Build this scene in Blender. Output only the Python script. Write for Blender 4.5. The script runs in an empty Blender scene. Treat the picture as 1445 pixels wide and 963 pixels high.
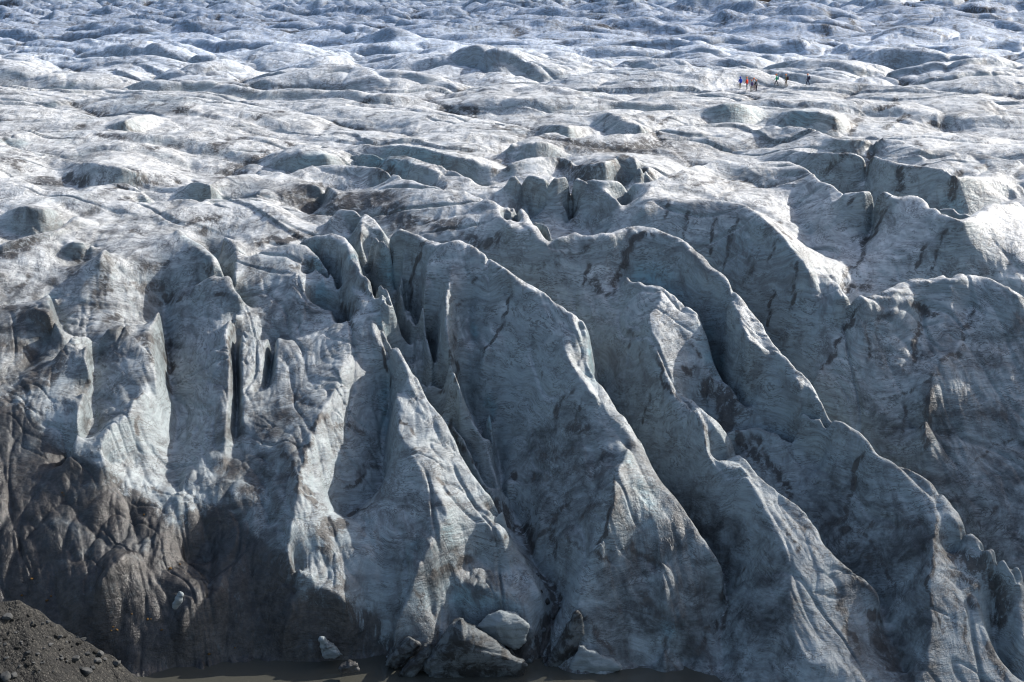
import bpy, bmesh, math, random
import numpy as np
from mathutils import Vector, Matrix

# ---------------------------------------------------------------- camera, sky, sun, exposure
C = bpy.context.scene
COL = C.collection
FPX, PW, PH = 2007.0, 1445.0, 963.0          # focal length and frame of the photograph in its own pixels
PITCH = math.radians(14.57)
CAMH = 46.0
cam_d = bpy.data.cameras.new('camera')
cam_d.sensor_width = 36.0
cam_d.lens = FPX / PW * 36.0
cam_d.clip_start = 1.0
cam_d.clip_end = 6000.0
cam = bpy.data.objects.new('camera', cam_d)
COL.objects.link(cam)
cam.location = (0, 0, CAMH)
cam.rotation_euler = (math.pi / 2 - PITCH, 0, 0)
C.camera = cam

SUN_EL, SUN_AZ = math.radians(33), math.radians(59)     # azimuth clockwise from +Y (view direction)
sun_dir = Vector((math.cos(SUN_EL) * math.sin(SUN_AZ), math.cos(SUN_EL) * math.cos(SUN_AZ), math.sin(SUN_EL)))
W = bpy.data.worlds.new('World')
C.world = W
W.use_nodes = True
nt = W.node_tree
nt.nodes.clear()
sky = nt.nodes.new('ShaderNodeTexSky')
sky.sky_type = 'NISHITA'
sky.sun_disc = False
sky.sun_elevation = SUN_EL
sky.sun_rotation = SUN_AZ
sky.dust_density = 2.0
sky.ozone_density = 0.8
bg = nt.nodes.new('ShaderNodeBackground')
bg.inputs['Strength'].default_value = 0.132
out = nt.nodes.new('ShaderNodeOutputWorld')
nt.links.new(sky.outputs[0], bg.inputs[0])
nt.links.new(bg.outputs[0], out.inputs[0])
sd = bpy.data.lights.new('sun', 'SUN')
sd.energy = 4.7
sd.angle = math.radians(0.5)
sd.color = (1.0, 0.955, 0.89)
sun = bpy.data.objects.new('sun', sd)
COL.objects.link(sun)
sun.rotation_euler = sun_dir.to_track_quat('Z', 'Y').to_euler()
sun.location = sun_dir * 300
C.cycles.use_denoising = True
C.cycles.filter_width = 1.15
C.view_settings.view_transform = 'Standard'
C.view_settings.look = 'None'
C.view_settings.gamma = 1.0
C.view_settings.use_curve_mapping = False
C.view_settings.exposure = 0.47

# ---------------------------------------------------------------- numeric helpers
rng = np.random.default_rng(7)
random.seed(7)
_perm = rng.permutation(4096)
_ga = rng.uniform(0, 2 * np.pi, 4096)
_gx, _gy = np.cos(_ga).astype(np.float32), np.sin(_ga).astype(np.float32)


def perlin(x, y, seed=0):
    x = np.asarray(x, np.float32); y = np.asarray(y, np.float32)
    xf = np.floor(x); yf = np.floor(y)
    xi = xf.astype(np.int32); yi = yf.astype(np.int32)
    fx = x - xf; fy = y - yf
    ux = fx * fx * fx * (fx * (fx * 6 - 15) + 10)
    uy = fy * fy * fy * (fy * (fy * 6 - 15) + 10)

    def g(ix, iy, dx, dy):
        h = _perm[(_perm[(ix + seed * 131) & 4095] + iy) & 4095]
        return _gx[h] * dx + _gy[h] * dy
    a = g(xi, yi, fx, fy); b = g(xi + 1, yi, fx - 1, fy)
    c = g(xi, yi + 1, fx, fy - 1); d = g(xi + 1, yi + 1, fx - 1, fy - 1)
    ab = a + ux * (b - a); cd = c + ux * (d - c)
    return (ab + uy * (cd - ab)) * 1.45


def fbm(x, y, oct=4, seed=0, gain=0.5):
    s = 0; a = 1.0; n = 0
    for k in range(oct):
        s = s + a * perlin(x * 2 ** k + 17.3 * k, y * 2 ** k - 9.1 * k, seed + k)
        n += a; a *= gain
    return s / n


def sstep(a, b, x):
    t = np.clip((x - a) / (b - a), 0, 1)
    return t * t * (3 - 2 * t)


def ray(px, py):
    """azimuth, horizontal slope (drop per metre) of a pixel of the photograph"""
    x = (px - PW / 2) / FPX; y = -(py - PH / 2) / FPX
    dy = math.cos(PITCH) + y * math.sin(PITCH)
    dz = -math.sin(PITCH) + y * math.cos(PITCH)
    rho = math.hypot(x, dy)
    return math.atan2(x, dy), -dz / rho


ZB_R = np.array([60, 70, 80, 87, 95, 105, 115, 125, 140, 170, 204, 260, 350, 600, 800, 1000, 1700.])
ZB_Z = np.array([-17, -10.5, -4.5, 0, 6, 12, 18, 22, 24.5, 27, 29.4, 30.5, 31, 32.3, 33.2, 33.4, 33.5])


ZB_L = np.array([-14, -8.5, -3.6, 0, 5.2, 10.4, 14.8, 18.6, 22.9, 26.6, 29.2, 30.5, 31, 32.3, 33.2, 33.4, 33.5])   # the left side leans back more


def zbase(r, az):
    w = 1 - sstep(-0.17, -0.03, np.asarray(az, np.float64))
    return np.interp(r, ZB_R, ZB_Z) * (1 - w) + np.interp(r, ZB_R, ZB_L) * w


_RR = np.exp(np.linspace(math.log(62), math.log(1500), 6000))


def hit(px, py, d=0.0):
    """ground point (azimuth, r) where the sight line meets the base surface raised by d"""
    az, s = ray(px, py)
    f = (CAMH - _RR * s) - (zbase(_RR, az) + d)
    i = int(np.argmax(f < 0))
    if i == 0:
        return az, (72.0 if f[0] < 0 else 1400.0)
    t = f[i - 1] / (f[i - 1] - f[i])
    return az, float(_RR[i - 1] + t * (_RR[i] - _RR[i - 1]))


TX = [0, 360, 720, 1080]
TY = [120, 320, 520, 723]


def P(*segs):
    """pixel polyline from tile coordinates: P((col,row,'x,y x,y'), ...)"""
    res = []
    for c, r, s in segs:
        for q in s.split():
            a, b = q.split(',')
            res.append((TX[c] + float(a) / 4.011, TY[r] + float(b) / 4.011))
    return res


def mounds(x, y):
    """rolling melt domes with sharp creases between them"""
    wx = x + 4.0 * fbm(x / 20, y / 20, 2, 40); wy = y + 4.0 * fbm(x / 20, y / 20, 2, 50)
    a = np.abs(perlin(wx / 26 + 0.3 * wy / 26, wy / 19, 3))
    b = np.abs(perlin(wx / 12.5 - 0.25 * wy / 12.5, wy / 9.5, 5))
    c = np.abs(perlin(wx / 5.0, wy / 4.2, 8))
    return 4.6 * np.sqrt(a + 0.015) + 2.1 * np.sqrt(b + 0.015) * (0.35 + a) + 0.45 * c - 3.1


def terraces(x, y):
    """long overlapping crevasse steps: gentle backs, steep broken fronts towards the lake"""
    t = 0
    for lam, amp, sx, sd in ((21.0, 2.3, 0.34, 201), (10.5, 0.95, 0.22, 211), (5.2, 0.16, 0.30, 221)):
        s = (y + sx * x + 0.42 * lam * fbm(x / (2.4 * lam), y / (2.4 * lam), 3, sd) * 2 + 0.10 * lam * perlin(x / (0.35 * lam), y / (0.5 * lam), sd + 4)) / lam
        k = np.floor(s); f = s - k
        a = amp * np.clip(0.5 + 1.3 * perlin(x / (1.9 * lam) + 7.7 * k, y / (4 * lam) + 3.1 * k, sd + 7), 0, 0.9)
        prof = np.where(f < 0.16, sstep(0, 0.16, f), 1 - sstep(0.16, 1.06, f))
        t = t + a * (prof - 0.45)
    calm = np.exp(-(((x + 6) / 16) ** 2 + ((y - 272) / 20) ** 2)) + np.exp(-(((x - 36) / 12) ** 2 + ((y - 204) / 9) ** 2))
    return t * (1 - 0.75 * np.clip(calm, 0, 1))


def soft_w(r):
    return (0.42 + 0.58 * sstep(185, 262, r)) * sstep(112, 150, r)


def terr_w(r):
    return sstep(116, 140, r) * (0.55 + 0.6 * sstep(180, 250, r))


def soft(p):
    r = np.hypot(p[:, 0], p[:, 1])
    return mounds(p[:, 0], p[:, 1]) * soft_w(r) + terraces(p[:, 0], p[:, 1]) * terr_w(r)


LINES = []      # (pixel points, d start, d end or list, hidden valley (offset, d) or None)


def Lc(d, hid, *segs, pts=None):
    LINES.append((pts or P(*segs), d, hid))


# ---------------------------------------------------------------- crests, arrises and crevasses of the ice, traced as lines
# big diagonal fin on the right
Lc([2.0, 3.2, 3.6, 3.6, 3.4, 3.0, 2.6], (2.6, [-1.5, -3, -4, -5, -5, -5]),
   (2, 1, '260,70 300,55 365,28 420,55 470,60 510,37 565,50 640,20 720,3 800,8 900,45 985,90 1010,130 1080,180 1110,225 1160,245 1210,295 1240,345 1290,400 1340,480 1390,570 1440,655'),
   (3, 1, '70,715 130,765 190,840 240,910 280,963'),
   (3, 2, '220,70 280,170 330,235 400,300 480,345 540,385 580,430 620,490 640,500 700,530 760,575 830,625 900,680 950,730 1000,790 1050,840 1110,895 1165,945'),
   (3, 3, '1150,120 1230,180 1300,240 1380,300 1440,350'))
Lc(3.9, None, (2, 1, '1235,390 1270,470 1330,600 1340,650 1425,690'))
Lc(3.6, None, (3, 2, '165,50 190,120 215,185 300,235'))
# its lower facet
Lc([3.0, 3.2, 3.0, 2.6], None, (3, 3, '960,0 975,60 950,150 950,320 920,370 935,500 945,600 930,700 915,800 930,880 850,963'))
Lc([1.6, .2, .2], None, (3, 3, '1020,240 1150,260 1280,280'))
Lc([1.9, 1.6, 1.0], (1.5, [-1, -1.6]), (3, 3, '1180,420 1200,640 1230,700 1290,830 1400,963'))
Lc([1.2, 1.0], (1.5, -1), (3, 3, '1270,430 1320,330 1390,370 1420,470 1430,600 1444,720'))
# fin with the bright facet
Lc([0.2, 1.8, 2.4, 2.4, 2.0, 1.0], (1.7, [-1.4, -2.6, -3.2, -3.2]),
   (2, 1, '600,390 655,285 690,325 720,320 755,345 800,340 850,350 900,385 960,440 1010,460 1050,500 1065,560 1080,640 1085,740 1130,850 1145,880'))
Lc([2.6, 2.9, 2.7, 2.2], None,
   (2, 1, '850,370 845,440 780,500 790,600 835,690 850,770 880,880'), (2, 2, '880,90 960,185'))
Lc([1.6, 2.6, 2.6, 1.4], (1.3, [-1.5, -2.4, -2.0]), (2, 2, '960,185 1000,185 1060,230 1110,280 1160,330 1210,400 1235,460'))
Lc([2.8, 2.8, 2.2], None, (2, 2, '1030,215 1080,290 1100,380 1120,480 1183,572'))
Lc([1.8, 2.6, 2.8, 2.6, 2.4, 2.0], (1.6, [-1.0, -2.2, -2.4, -2.2]),
   (2, 2, '1195,572 1240,540 1280,515 1310,540 1360,590 1440,670'), (3, 2, '70,730 150,800 210,880 260,963'),
   (3, 3, '300,230 380,285 470,340 560,400 640,480'))
Lc([3.0, 3.3, 3.4, 3.2, 2.6], None, (2, 2, '1295,530 1340,610 1400,720'), (3, 2, '0,800 40,870 60,963'),
   (3, 3, '60,90 110,180 155,300 150,420 125,500 150,600 180,700 230,830 300,870 440,885 470,910 560,963'))
Lc([-0.8, 0.3, 0.6, 0.6], None, (3, 3, '648,500 640,580 690,690 740,820 800,940'))
Lc([-2.0, -1.4, -1.2], None, (2, 3, '1212,345 1214,500 1200,600 1190,700 1205,850 1200,920'))
# dirty humps behind it
Lc([0.4, 0.8, 0.2], (1.0, -1.4), (2, 2, '1150,75 1200,70 1260,110 1280,170 1330,230'))
Lc([0.3, 0.9, 0.6, 0], (1.0, -1.4), (2, 2, '1210,380 1280,340 1400,325 1440,350'), (3, 2, '70,380 110,420 190,445 260,500 320,560'))
# tall central fin
Lc([1.6, 2.8, 2.6, 2.0, 2.6, 3.0, 3.0, 3.0, 3.2, 3.6, 3.8], (2.4, [-1, -2.2, -3.6, -4.6, -5]),
   (1, 1, '600,100 665,20 710,18 740,38 765,45 820,18 880,40 960,80 1030,105 1150,88 1230,110 1310,145 1370,200 1440,265'),
   (2, 1, '60,320 130,355 200,390 260,435 320,480 370,545 395,590'))
Lc([3.8, 3.8, 3.8, 3.6, 3.2, 3.0, 2.6, 2.4, 1.6], (2.3, [-4.6, -5, -5, -4.4, -3, -2]),
   (2, 1, '395,590 405,680 415,770 455,860 490,940'),
   (2, 2, '460,85 500,170 540,245 575,295 640,350 700,420 750,490 810,590 870,670 920,730 980,820 1040,920'),
   (2, 3, '1050,120 1110,200 1170,280 1210,320'))
Lc([4.1, 4.2, 4.1], None, (2, 1, '320,510 310,600 300,680 340,760 380,830 440,920 485,963'))
Lc([4.0, 4.3, 4.2, 4.0, 3.0], None, (2, 2, '670,440 655,490 620,570 590,640 590,760 560,850 530,950'), (2, 3, '530,130 470,210'))
Lc([3.2, 2.6, 1.6], None, (2, 2, '760,740 830,900'), (2, 3, '870,330 880,500'))
Lc([2.4, 2.5, 2.3, 1.6], None, (1, 1, '1110,230 1075,380 1080,550 1100,640 1130,800 1160,930'))
Lc([0.4, -0.7, -0.9, -0.4], None, (1, 1, '1215,440 1190,600 1230,650 1265,720'))
Lc([0.3, -0.8], None, (1, 2, '1330,120 1340,390'))
Lc([-0.8, -2.4, -3.6, -4.0], None, (1, 1, '620,180 700,260 760,400 830,440 880,520 930,640 985,780 990,870'))
Lc([-3.6, -3.8, -3.6, -2.6, -2.2], None, (1, 2, '1180,170 1240,270 1330,400 1390,560 1390,720'), (2, 2, '60,900 125,1050'),
   (2, 3, '130,290 220,400 290,520 200,700 170,800 180,920'))
Lc([0.6, -0.6, -1.2, -1.8], None, (1, 1, '885,200 876,330 892,480 925,600'))
Lc([2.0, 1.4, 0.6], None, (1, 1, '835,110 822,250 838,370'))
Lc([2.0, 1.3, 0.9, 0.2], None, (1, 1, '965,190 950,380 965,560 1000,720'))
Lc([2.3, 1.6, 1.0, 0.6], None, (1, 1, '1440,380 1400,540 1340,650 1285,720'))
Lc([2.3, 1.3, 0.6], None, (3, 2, '545,505 505,610 488,740'))
# lower spur of the central fin
Lc([0.6, 1.2, 1.4, 1.4, 1.2], None, (2, 3, '290,100 340,160 400,230 390,400 385,530'))
Lc([2.6, 2.2], None, (2, 3, '470,215 520,190 600,300'))
Lc([-0.9, -1.2], None, (2, 2, '170,640 160,930'))
Lc([2.0, 1.3], None, (2, 3, '700,240 870,330'))
Lc([0.8, -.4], None, (2, 3, '980,580 870,750 880,850'))
# thin slabs standing in the crevasse
Lc([-2.0, -0.6, -0.8, -1.2, -1.6], (0.8, -3.8), (1, 1, '765,470 800,450 830,442 870,520 910,570 950,620 955,700 960,830'))
Lc([-2.2, -0.8, -0.5, -0.8, -1.2, -1.6], (0.9, -3.6), (1, 2, '955,140 1000,80 1070,120 1130,140 1210,220 1240,300 1300,400 1350,520 1380,690'))
Lc([-1.4, -0.5, -0.6, -1.0], (0.6, -2.6), (1, 2, '1030,310 1110,300 1140,350 1180,390 1220,480 1280,600 1340,700'))
Lc([-1.2, -1.3], (0.5, -2.8), (1, 1, '800,730 850,728 855,800'))
Lc([-1.2, -1.3, -1.6], (0.5, -2.8), (1, 2, '880,50 910,35 950,60 955,120'))
# bright slab fin left of the crevasse
Lc([1.0, 2.0, 2.2, 2.2, 2.4, 2.4], (1.6, [-0.8, -1.6, -3.0, -3.6]),
   (1, 1, '250,90 320,50 400,35 470,60 510,100 535,190 590,260 640,310 700,350 740,400 765,435'))
Lc([1.0, 1.4, 0.6], (0.9, -1.6), (1, 1, '520,95 580,140 640,175 610,215'))
Lc([2.2, 2.6, 2.6, 2.4, 2.2, 1.6, 1.2], (1.5, [-3, -3.8, -3.8, -3.4, -2.6, -2.0]),
   (1, 1, '535,335 590,400 640,490 690,560 760,660 830,770 880,870 925,963'),
   (1, 2, '890,70 950,180 1010,290 1090,400 1160,500 1200,570 1290,690 1360,760'), (1, 3, '1240,10 1330,70 1400,120'))
Lc([2.4, 3.2, 3.4, 3.1, 1.2], None, (1, 2, '800,120 790,220 810,280 800,340 850,430 920,540 990,650 1050,730 1090,790'),
   (1, 3, '1090,20 1050,90 1030,160 960,240 900,370 870,460 810,580 780,630'))
Lc([0.6, -0.5, -0.5, -0.4, 0.2], None, (1, 3, '1125,358 1160,330 1260,262 1320,330 1390,350 1444,335'), (2, 3, '30,280 110,350 180,455'))
Lc([1.2, 1.2, 1.0], (-0.9, -2.4), (1, 3, '1112,385 1250,425 1340,470 1440,492'), (2, 3, '60,520 125,533'))
Lc([0.9, 0.3], (-0.8, -1.2), (1, 3, '1100,395 1050,480 1000,580'))
# deep crack left of the slab
Lc([1.2, -0.6, -1.4, -1.8, -1.4, -0.8], None, (1, 1, '700,590 712,640 740,780 760,900'), (1, 2, '760,100 765,200 740,380 725,560 730,640 690,740 600,790 500,880'))
# broad lit face
Lc([1.4, 1.8, 2.2, 2.2, 2.2, 1.8, 0.8], None, (1, 1, '480,560 490,650 500,740 490,800 430,950'), (1, 2, '400,190 370,250 330,370 290,480 250,640 230,760'),
   (1, 3, '200,130 200,250 260,330 400,420 520,520'))
# big block face, left centre
Lc([1.2, 1.6, 1.6, 1.4, 1.2], (1.0, -0.6), (1, 1, '0,160 80,115 190,105 280,110 320,150 350,210 390,290 412,345'))
Lc([1.5, 1.4, 1.2], None, (1, 1, '235,260 265,310 290,400 305,432'))
Lc([0.9, 0.8, 1.0], (0.9, -1.4), (1, 1, '305,435 360,447 430,458 440,500 445,540'))
Lc([0.8, 0.8, 1.4], None, (1, 1, '415,350 480,352 535,335'))
Lc([-1.0, -1.2, -1.2], None, (1, 1, '330,380 380,440 430,440 475,400'))
Lc([1.4, 1.6, 1.5, 1.6], None, (1, 1, '445,540 475,545 478,600 490,720'))
Lc([0.8, 0.9, 0.8, 0.4], None, (1, 1, '78,610 50,750 30,880'), (1, 2, '15,150'))
Lc([-0.4, -1.0, -1.0, 0.2], None, (1, 1, '88,620 98,720 100,800 62,940'))
Lc([1.2, 1.2, 1.0], None, (1, 1, '118,600 118,800 100,920'), (1, 2, '50,150'))
# blocks further left
Lc([0.6, 1.4, 1.6, 1.2], (1.0, -1.2), (0, 1, '1100,330 1180,290 1270,275 1300,330 1345,390'))
Lc([1.2, 1.3, 1.3, 1.1, 1.0, 0.8], None, (0, 1, '1330,450 1285,560 1295,650 1305,760 1295,900'), (0, 2, '1300,50 1290,200 1275,400 1262,510'))
Lc([0.4, -0.5, -0.8, -0.8, -0.4, 0.6], None, (0, 1, '1345,470 1320,560 1335,700 1335,860'), (0, 2, '1335,100 1345,250 1338,400 1300,505'))
Lc([1.0, 1.0, 1.0], None, (0, 1, '1375,560 1360,760'), (0, 2, '1370,100 1375,300'))
Lc([-0.6, -2.2, -2.4, -2.0, -1.4, -1.0], None, (0, 1, '1000,370 930,450 935,620 945,720 960,900'), (0, 2, '965,160 1000,250 1000,400 960,510'))
Lc([0.9, 1.0, 1.0], None, (0, 1, '905,470 865,560 855,640 870,760 880,900'))
Lc([1.4, 1.6, 1.7, 1.4], None, (0, 2, '820,130 755,180 740,240 650,300 580,390 572,470 605,550'))
Lc([0.3, 0.1], None, (0, 2, '605,560 680,540 740,600 760,700'))
Lc([-0.2, -0.2, 0.0], None, (0, 2, '760,520 770,640'))
Lc([0.6, 0.2, 0.2], None, (0, 2, '1000,760 1060,660 1100,580'))
Lc([-0.9, -1.0], None, (0, 2, '1020,690 960,640 940,600'))
Lc([0.8, 1.2, 1.2, 0.9], (0.7, -0.6), (0, 1, '330,700 380,640 440,600 490,590 545,610'))
Lc([1.4, 1.3, 1.0], None, (0, 1, '500,640 482,720 510,810'))
Lc([0.0, -0.4, -0.5, -0.5, -0.5, -0.3], None, (0, 1, '570,640 568,700 530,800 520,930'), (0, 2, '528,150 525,280 500,390 440,480'))
Lc([1.0, 1.2, 1.0, 0.6], None, (0, 2, '485,115 458,200 436,300 425,400 408,480 360,600'))
Lc([1.0, 1.2, 1.1], None, (0, 1, '560,600 620,560 700,550'))
Lc([1.2, 1.2, 0.8], None, (0, 1, '790,660 830,800 880,920'))
Lc([-1.3, -1.5], None, (0, 2, '370,640 420,600 460,560'))
Lc([0.5, 0.5], None, (0, 2, '350,660 420,690 480,640'))
# slot and dark face, far left
Lc([0.4, -1.4, -1.6, -0.6], None, (0, 1, '300,340 297,480 340,560 368,620'))
Lc([0.8, 1.0, 0.8, 0.3], None, (0, 1, '180,455 285,490 330,560 355,625'))
Lc([0.8, 0.8], None, (0, 1, '285,340 285,480'))
Lc([1.5, 1.5], None, (0, 1, '600,120 560,170'))
Lc([1.2, 1.4, 1.6, 1.4], (1.2, [-0.6, -1.6]), (0, 1, '1000,15 1030,60 1090,100 1140,135 1190,175 1210,240'))
Lc([0.9, 1.1, 1.1], None, (0, 1, '1260,50 1335,100 1330,200 1320,330'))
Lc([-0.6, -1.4], None, (0, 1, '1160,110 1215,180 1240,250'))
Lc([0.8, 0.9, 0.8], (-1.1, -0.5), (0, 1, '350,110 420,80 500,88 530,120'))
Lc([-0.3, -0.5], None, (0, 1, '370,180 480,195 530,155'))
Lc([0.3, -0.5, -0.4], None, (0, 1, '0,250 20,370 60,440'))
Lc([-.9, -.9], None, (0, 1, '130,830 230,700 330,650'))
# right wall: crest B and valley behind
Lc([2.2, 2.4, 2.2, 2.2, 2.4, 2.4, 2.4], (2.2, [-0.5, -2.5, -2.5, -2]),
   (3, 1, '245,235 290,240 308,282 340,267 370,275 400,340 425,388 540,385 555,413 640,390 740,360 800,320 870,297 970,305 1020,285 1048,318 1120,275 1200,265 1260,285 1320,335 1440,390'))
Lc([0.6, 0.2, -0.4], None, (3, 1, '560,400 480,520 380,700 270,880'))
Lc([1.8, 1.8], None, (3, 1, '800,420 870,370 990,365 1090,365'))
Lc([0.7, 0.0, -0.4], None, (3, 1, '880,470 870,600 830,800'))
Lc([0.6, 0.6, -0.2], None, (3, 1, '1160,470 1080,700 960,780'), (3, 2, '900,350'))
Lc([0.6, 0.2, 0.2, 0.2], None, (3, 1, '640,600 900,660 1200,660 1440,660'))
Lc([-1.0, -1.8, -2.0], None, (3, 2, '640,240 1000,380 1440,440'))
# crests C, D, E
Lc([1.6, 1.8, 2.0, 1.8, 1.2], (1.8, [-1.2, -2.2]),
   (3, 0, '440,605 490,597 560,620 600,605 660,603 740,635 780,622 850,628 920,660 980,700 1060,760 1120,775 1230,720 1300,668 1330,690 1440,650'))
Lc([0.6, 0.8, 0.6], (0.8, -0.8), (3, 0, '970,686 1100,690 1160,710 1230,690'))
Lc([0.4, -0.6, -0.8, -0.6], None, (3, 0, '700,690 620,800 540,950'), (3, 1, '480,250 420,370'))
Lc([0.6, -0.4, -0.6], None, (3, 0, '1030,800 950,900'), (3, 1, '930,150'))
Lc([1.2, 1.4, 1.4, 1.2], (2.0, [-0.6, -1.6, -1.8]),
   (2, 0, '740,640 850,518 890,515 1000,470 1100,440 1180,420 1260,430 1440,430'), (3, 0, '100,428 180,450 260,490 310,540 390,575 440,610'))
Lc([1.4, 1.6, 1.8, 2.0, 2.2, 2.2], None, (2, 0, '750,685 800,640 900,645 1000,665 1100,650 1200,655 1300,670 1380,710 1440,760'),
   (3, 0, '80,840 130,900 180,960'), (3, 1, '200,180 245,235'))
Lc([0.2, -0.4, -0.8, -1.4], None, (3, 0, '160,650 170,760 250,850 250,950'), (3, 1, '310,240'))
Lc([1.4, 1.6, 1.6, 1.6, 1.5], (-1.9, -1.3), (3, 0, '0,360 200,375 400,380 560,378 620,382 720,440 800,450 900,458 1000,472 1080,500 1130,507 1250,520 1400,530 1440,550'))
Lc([1.1, 1.3, 1.2, 1.0], (1.6, [-.8, -1.0]), (3, 0, '0,225 80,230 200,235 290,260 350,275 400,300 600,298 760,305 830,335 870,365 1000,360 1130,375 1250,395 1440,425'))
Lc([-1.3, -1.3], None, (3, 0, '340,560 450,598 560,600'))
Lc([0.3, -0.6], None, (3, 0, '605,385 575,480 560,600'))
Lc([0.3, -0.8], None, (3, 0, '780,470 755,600'))
Lc([0.4, -0.6], None, (3, 0, '1110,510 1060,560 1075,680'))
# terraces of the middle plateau
Lc([1.2, 1.4, 1.4, 1.2], (1.4, [-0.8, -1.2]), (2, 0, '0,510 100,505 160,520 250,520 330,510 370,508 440,525 530,545 690,545 745,558'))
Lc([0.9, 1.0], (-1.6, -0.9), (2, 0, '60,560 170,548 290,552 335,590'))
Lc([1.1, 1.3, 1.2], (-1.7, -0.9), (2, 0, '400,635 470,585 560,605 610,640 625,720'))
Lc([-0.6, -1.4], None, (2, 0, '385,610 350,710 330,840'))
Lc([1.0, 1.3, 1.3, 1.0], (-1.3, -0.6), (2, 0, '280,490 400,445 540,440 610,400 690,400 740,465 860,470'))
Lc([0.8, 0.9, 0.9], (1.4, [-.8, -1.0]), (2, 0, '0,435 170,405 310,400 340,425'))
Lc([1.1, 1.2, 1.0], (-1.3, -0.5), (2, 0, '0,360 100,325 200,320 270,345 310,380'))
Lc([0.7, 0.8, 0.8, 0.8, 0.8], (1.6, [-1.0, -1.4, -1.4]), (2, 0, '0,330 100,295 270,260 330,300 500,290 770,265 900,235 950,235 1010,220 1070,225 1150,215 1300,215 1440,225'),
   )
Lc(1.3, (-1.5, -0.6), (2, 0, '1080,190 1120,130 1200,105 1300,100 1400,118 1440,150'))
Lc(1.3, (-1.5, -0.6), (3, 0, '60,165 160,145 300,150 400,175 480,195'))
Lc(1.1, (-1.4, -0.3), (2, 0, '480,165 560,155 640,190 740,230 800,250'))
Lc(1.0, (-1.4, -0.4), (2, 0, '160,240 250,220 330,225 450,240'))
Lc([0.9, 1.0, 1.0, 0.9, 0.8], (2.2, [-0.6, -0.8]), None, pts=[(1150, 118), (1180, 117), (1230, 118), (1284, 123), (1331, 128), (1364, 133), (1400, 143)])
Lc([0.4, 0.6], (1.6, -0.5), None, pts=[(1010, 128), (1040, 126), (1075, 129), (1110, 124), (1150, 119)])
# long crevasse walls, upper middle
Lc([0.7, 0.9, 1.0, 1.0, 0.9], (-1.2, -0.8), (1, 0, '590,335 700,345 830,340 950,355 1050,385 1150,410 1250,435 1350,475 1440,490'))
Lc([0.5, 0.7, 0.8, 0.7, 0.4], (1.3, [-1.0, -1.6, -1.4]), (1, 0, '380,340 480,365 600,383 720,393 850,398 960,428 1080,468 1180,508 1225,525'))
Lc([0.8, 0.9, 0.9, 0.9], (-1.2, -0.8), (1, 0, '590,398 700,408 830,420 930,455 1020,482 1080,512 1085,575'))
Lc([0.5, 0.8, 1.0, 1.0, 1.0, 0.8], (1.3, [-1.0, -1.3, -0.8]), (1, 0, '20,480 190,500 300,460 450,448 600,450 720,465 790,490 830,525 950,560 1080,582 1200,605 1290,640'))
Lc([0.9, 1.2, 1.2, 0.9], (-1.2, -0.4), (1, 0, '50,440 150,420 260,397 400,395 520,410 590,435'))
Lc([0.6, 0.8], None, (1, 0, '0,620 80,570 200,560 400,565 460,610'))
Lc([-0.5, -0.6], None, (1, 0, '460,640 380,700 320,760'))
Lc([-0.4, -0.5], None, (1, 0, '465,185 400,250 330,310'))
Lc([0.7, 1.1, 1.1, 0.8], (0.7, -0.3), (1, 0, '420,760 470,695 560,700 640,730 700,780 720,815'))
Lc([1.1, 1.1], None, (1, 0, '600,720 600,780 590,850'))
Lc([-1.2, -1.4], None, (1, 0, '590,920 600,963'))
Lc([0.5, 0.8, 0.8], None, (1, 0, '0,660 100,690 165,750'))
Lc([1.2, 1.2, 1.2, 1.0], (1.2, [-0.6, -1.6]), (1, 0, '1290,640 1370,680 1390,740 1440,790'), (2, 0, '0,665 40,680 100,800 160,870 215,900'))
Lc([1.0, 1.0, 0.8], (0.8, -1.8), (2, 0, '75,705 130,720 190,770 235,830 265,880'))
Lc([0.3, 0.3], None, (1, 0, '640,590 720,560 850,545'))
Lc([-0.3, -0.2], None, (1, 0, '650,610 800,600 900,630'))
# left plateau scarps
Lc(1.0, (-1.2, -0.1), (0, 0, '600,232 700,200 800,170 860,168 890,180'))
Lc([0.9, 1.2, 1.2, 1.0], (-1.6, -0.3), (0, 0, '370,420 450,440 530,435 600,455 690,470 800,495 840,520 850,570'))
Lc([1.0, 1.4, 1.2], (-1.3, -0.3), (0, 0, '1010,580 1100,545 1190,560 1260,632'))
Lc([0.9, 0.9], (1.2, -.7), (0, 0, '1190,550 1300,510 1440,495'))
Lc([0.3, 0.5, 0.6, 0.6], (1.2, -0.9), (0, 0, '780,670 1000,642 1260,640 1440,642'))
Lc([1.0, 1.4, 1.2], (-1.3, -0.3), (0, 0, '10,740 60,700 150,685 250,695 370,700'))
Lc([0.4, 0.6, 0.6, 0.6], (1.1, -0.9), (0, 0, '0,910 100,875 240,845 320,825 380,780 450,740'))
Lc([-0.5, -0.5], None, (0, 0, '1080,480 1110,500 1100,540'))
Lc([0.7, 0.7], None, (0, 0, '0,300 100,270 190,250'))
Lc([-0.4, -0.4], None, (0, 0, '0,385 130,335 200,272'))
Lc([0.5, 0.6], (1.0, -0.6), (0, 0, '0,530 100,525 210,570'))
Lc([0.5, 0.6, 0.4], (1.0, -0.5), (0, 0, '480,580 600,560 730,555 780,590 830,630'))
# dirty toe at the left: bulge above the water
Lc([0.4, 0.7, 0.6, 0.0], None, (1, 3, '230,330 225,450 200,560 150,650'))
Lc([0.9, 1.3, 1.0], None, (0, 3, '560,400 680,260 760,180'))
Lc([-0.4, -1.4, -1.2], None, (0, 3, '1000,290 1090,280 1160,300'))
Lc([0.3, 0.2], None, (0, 3, '1010,590 1100,500 1250,430'))

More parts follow.
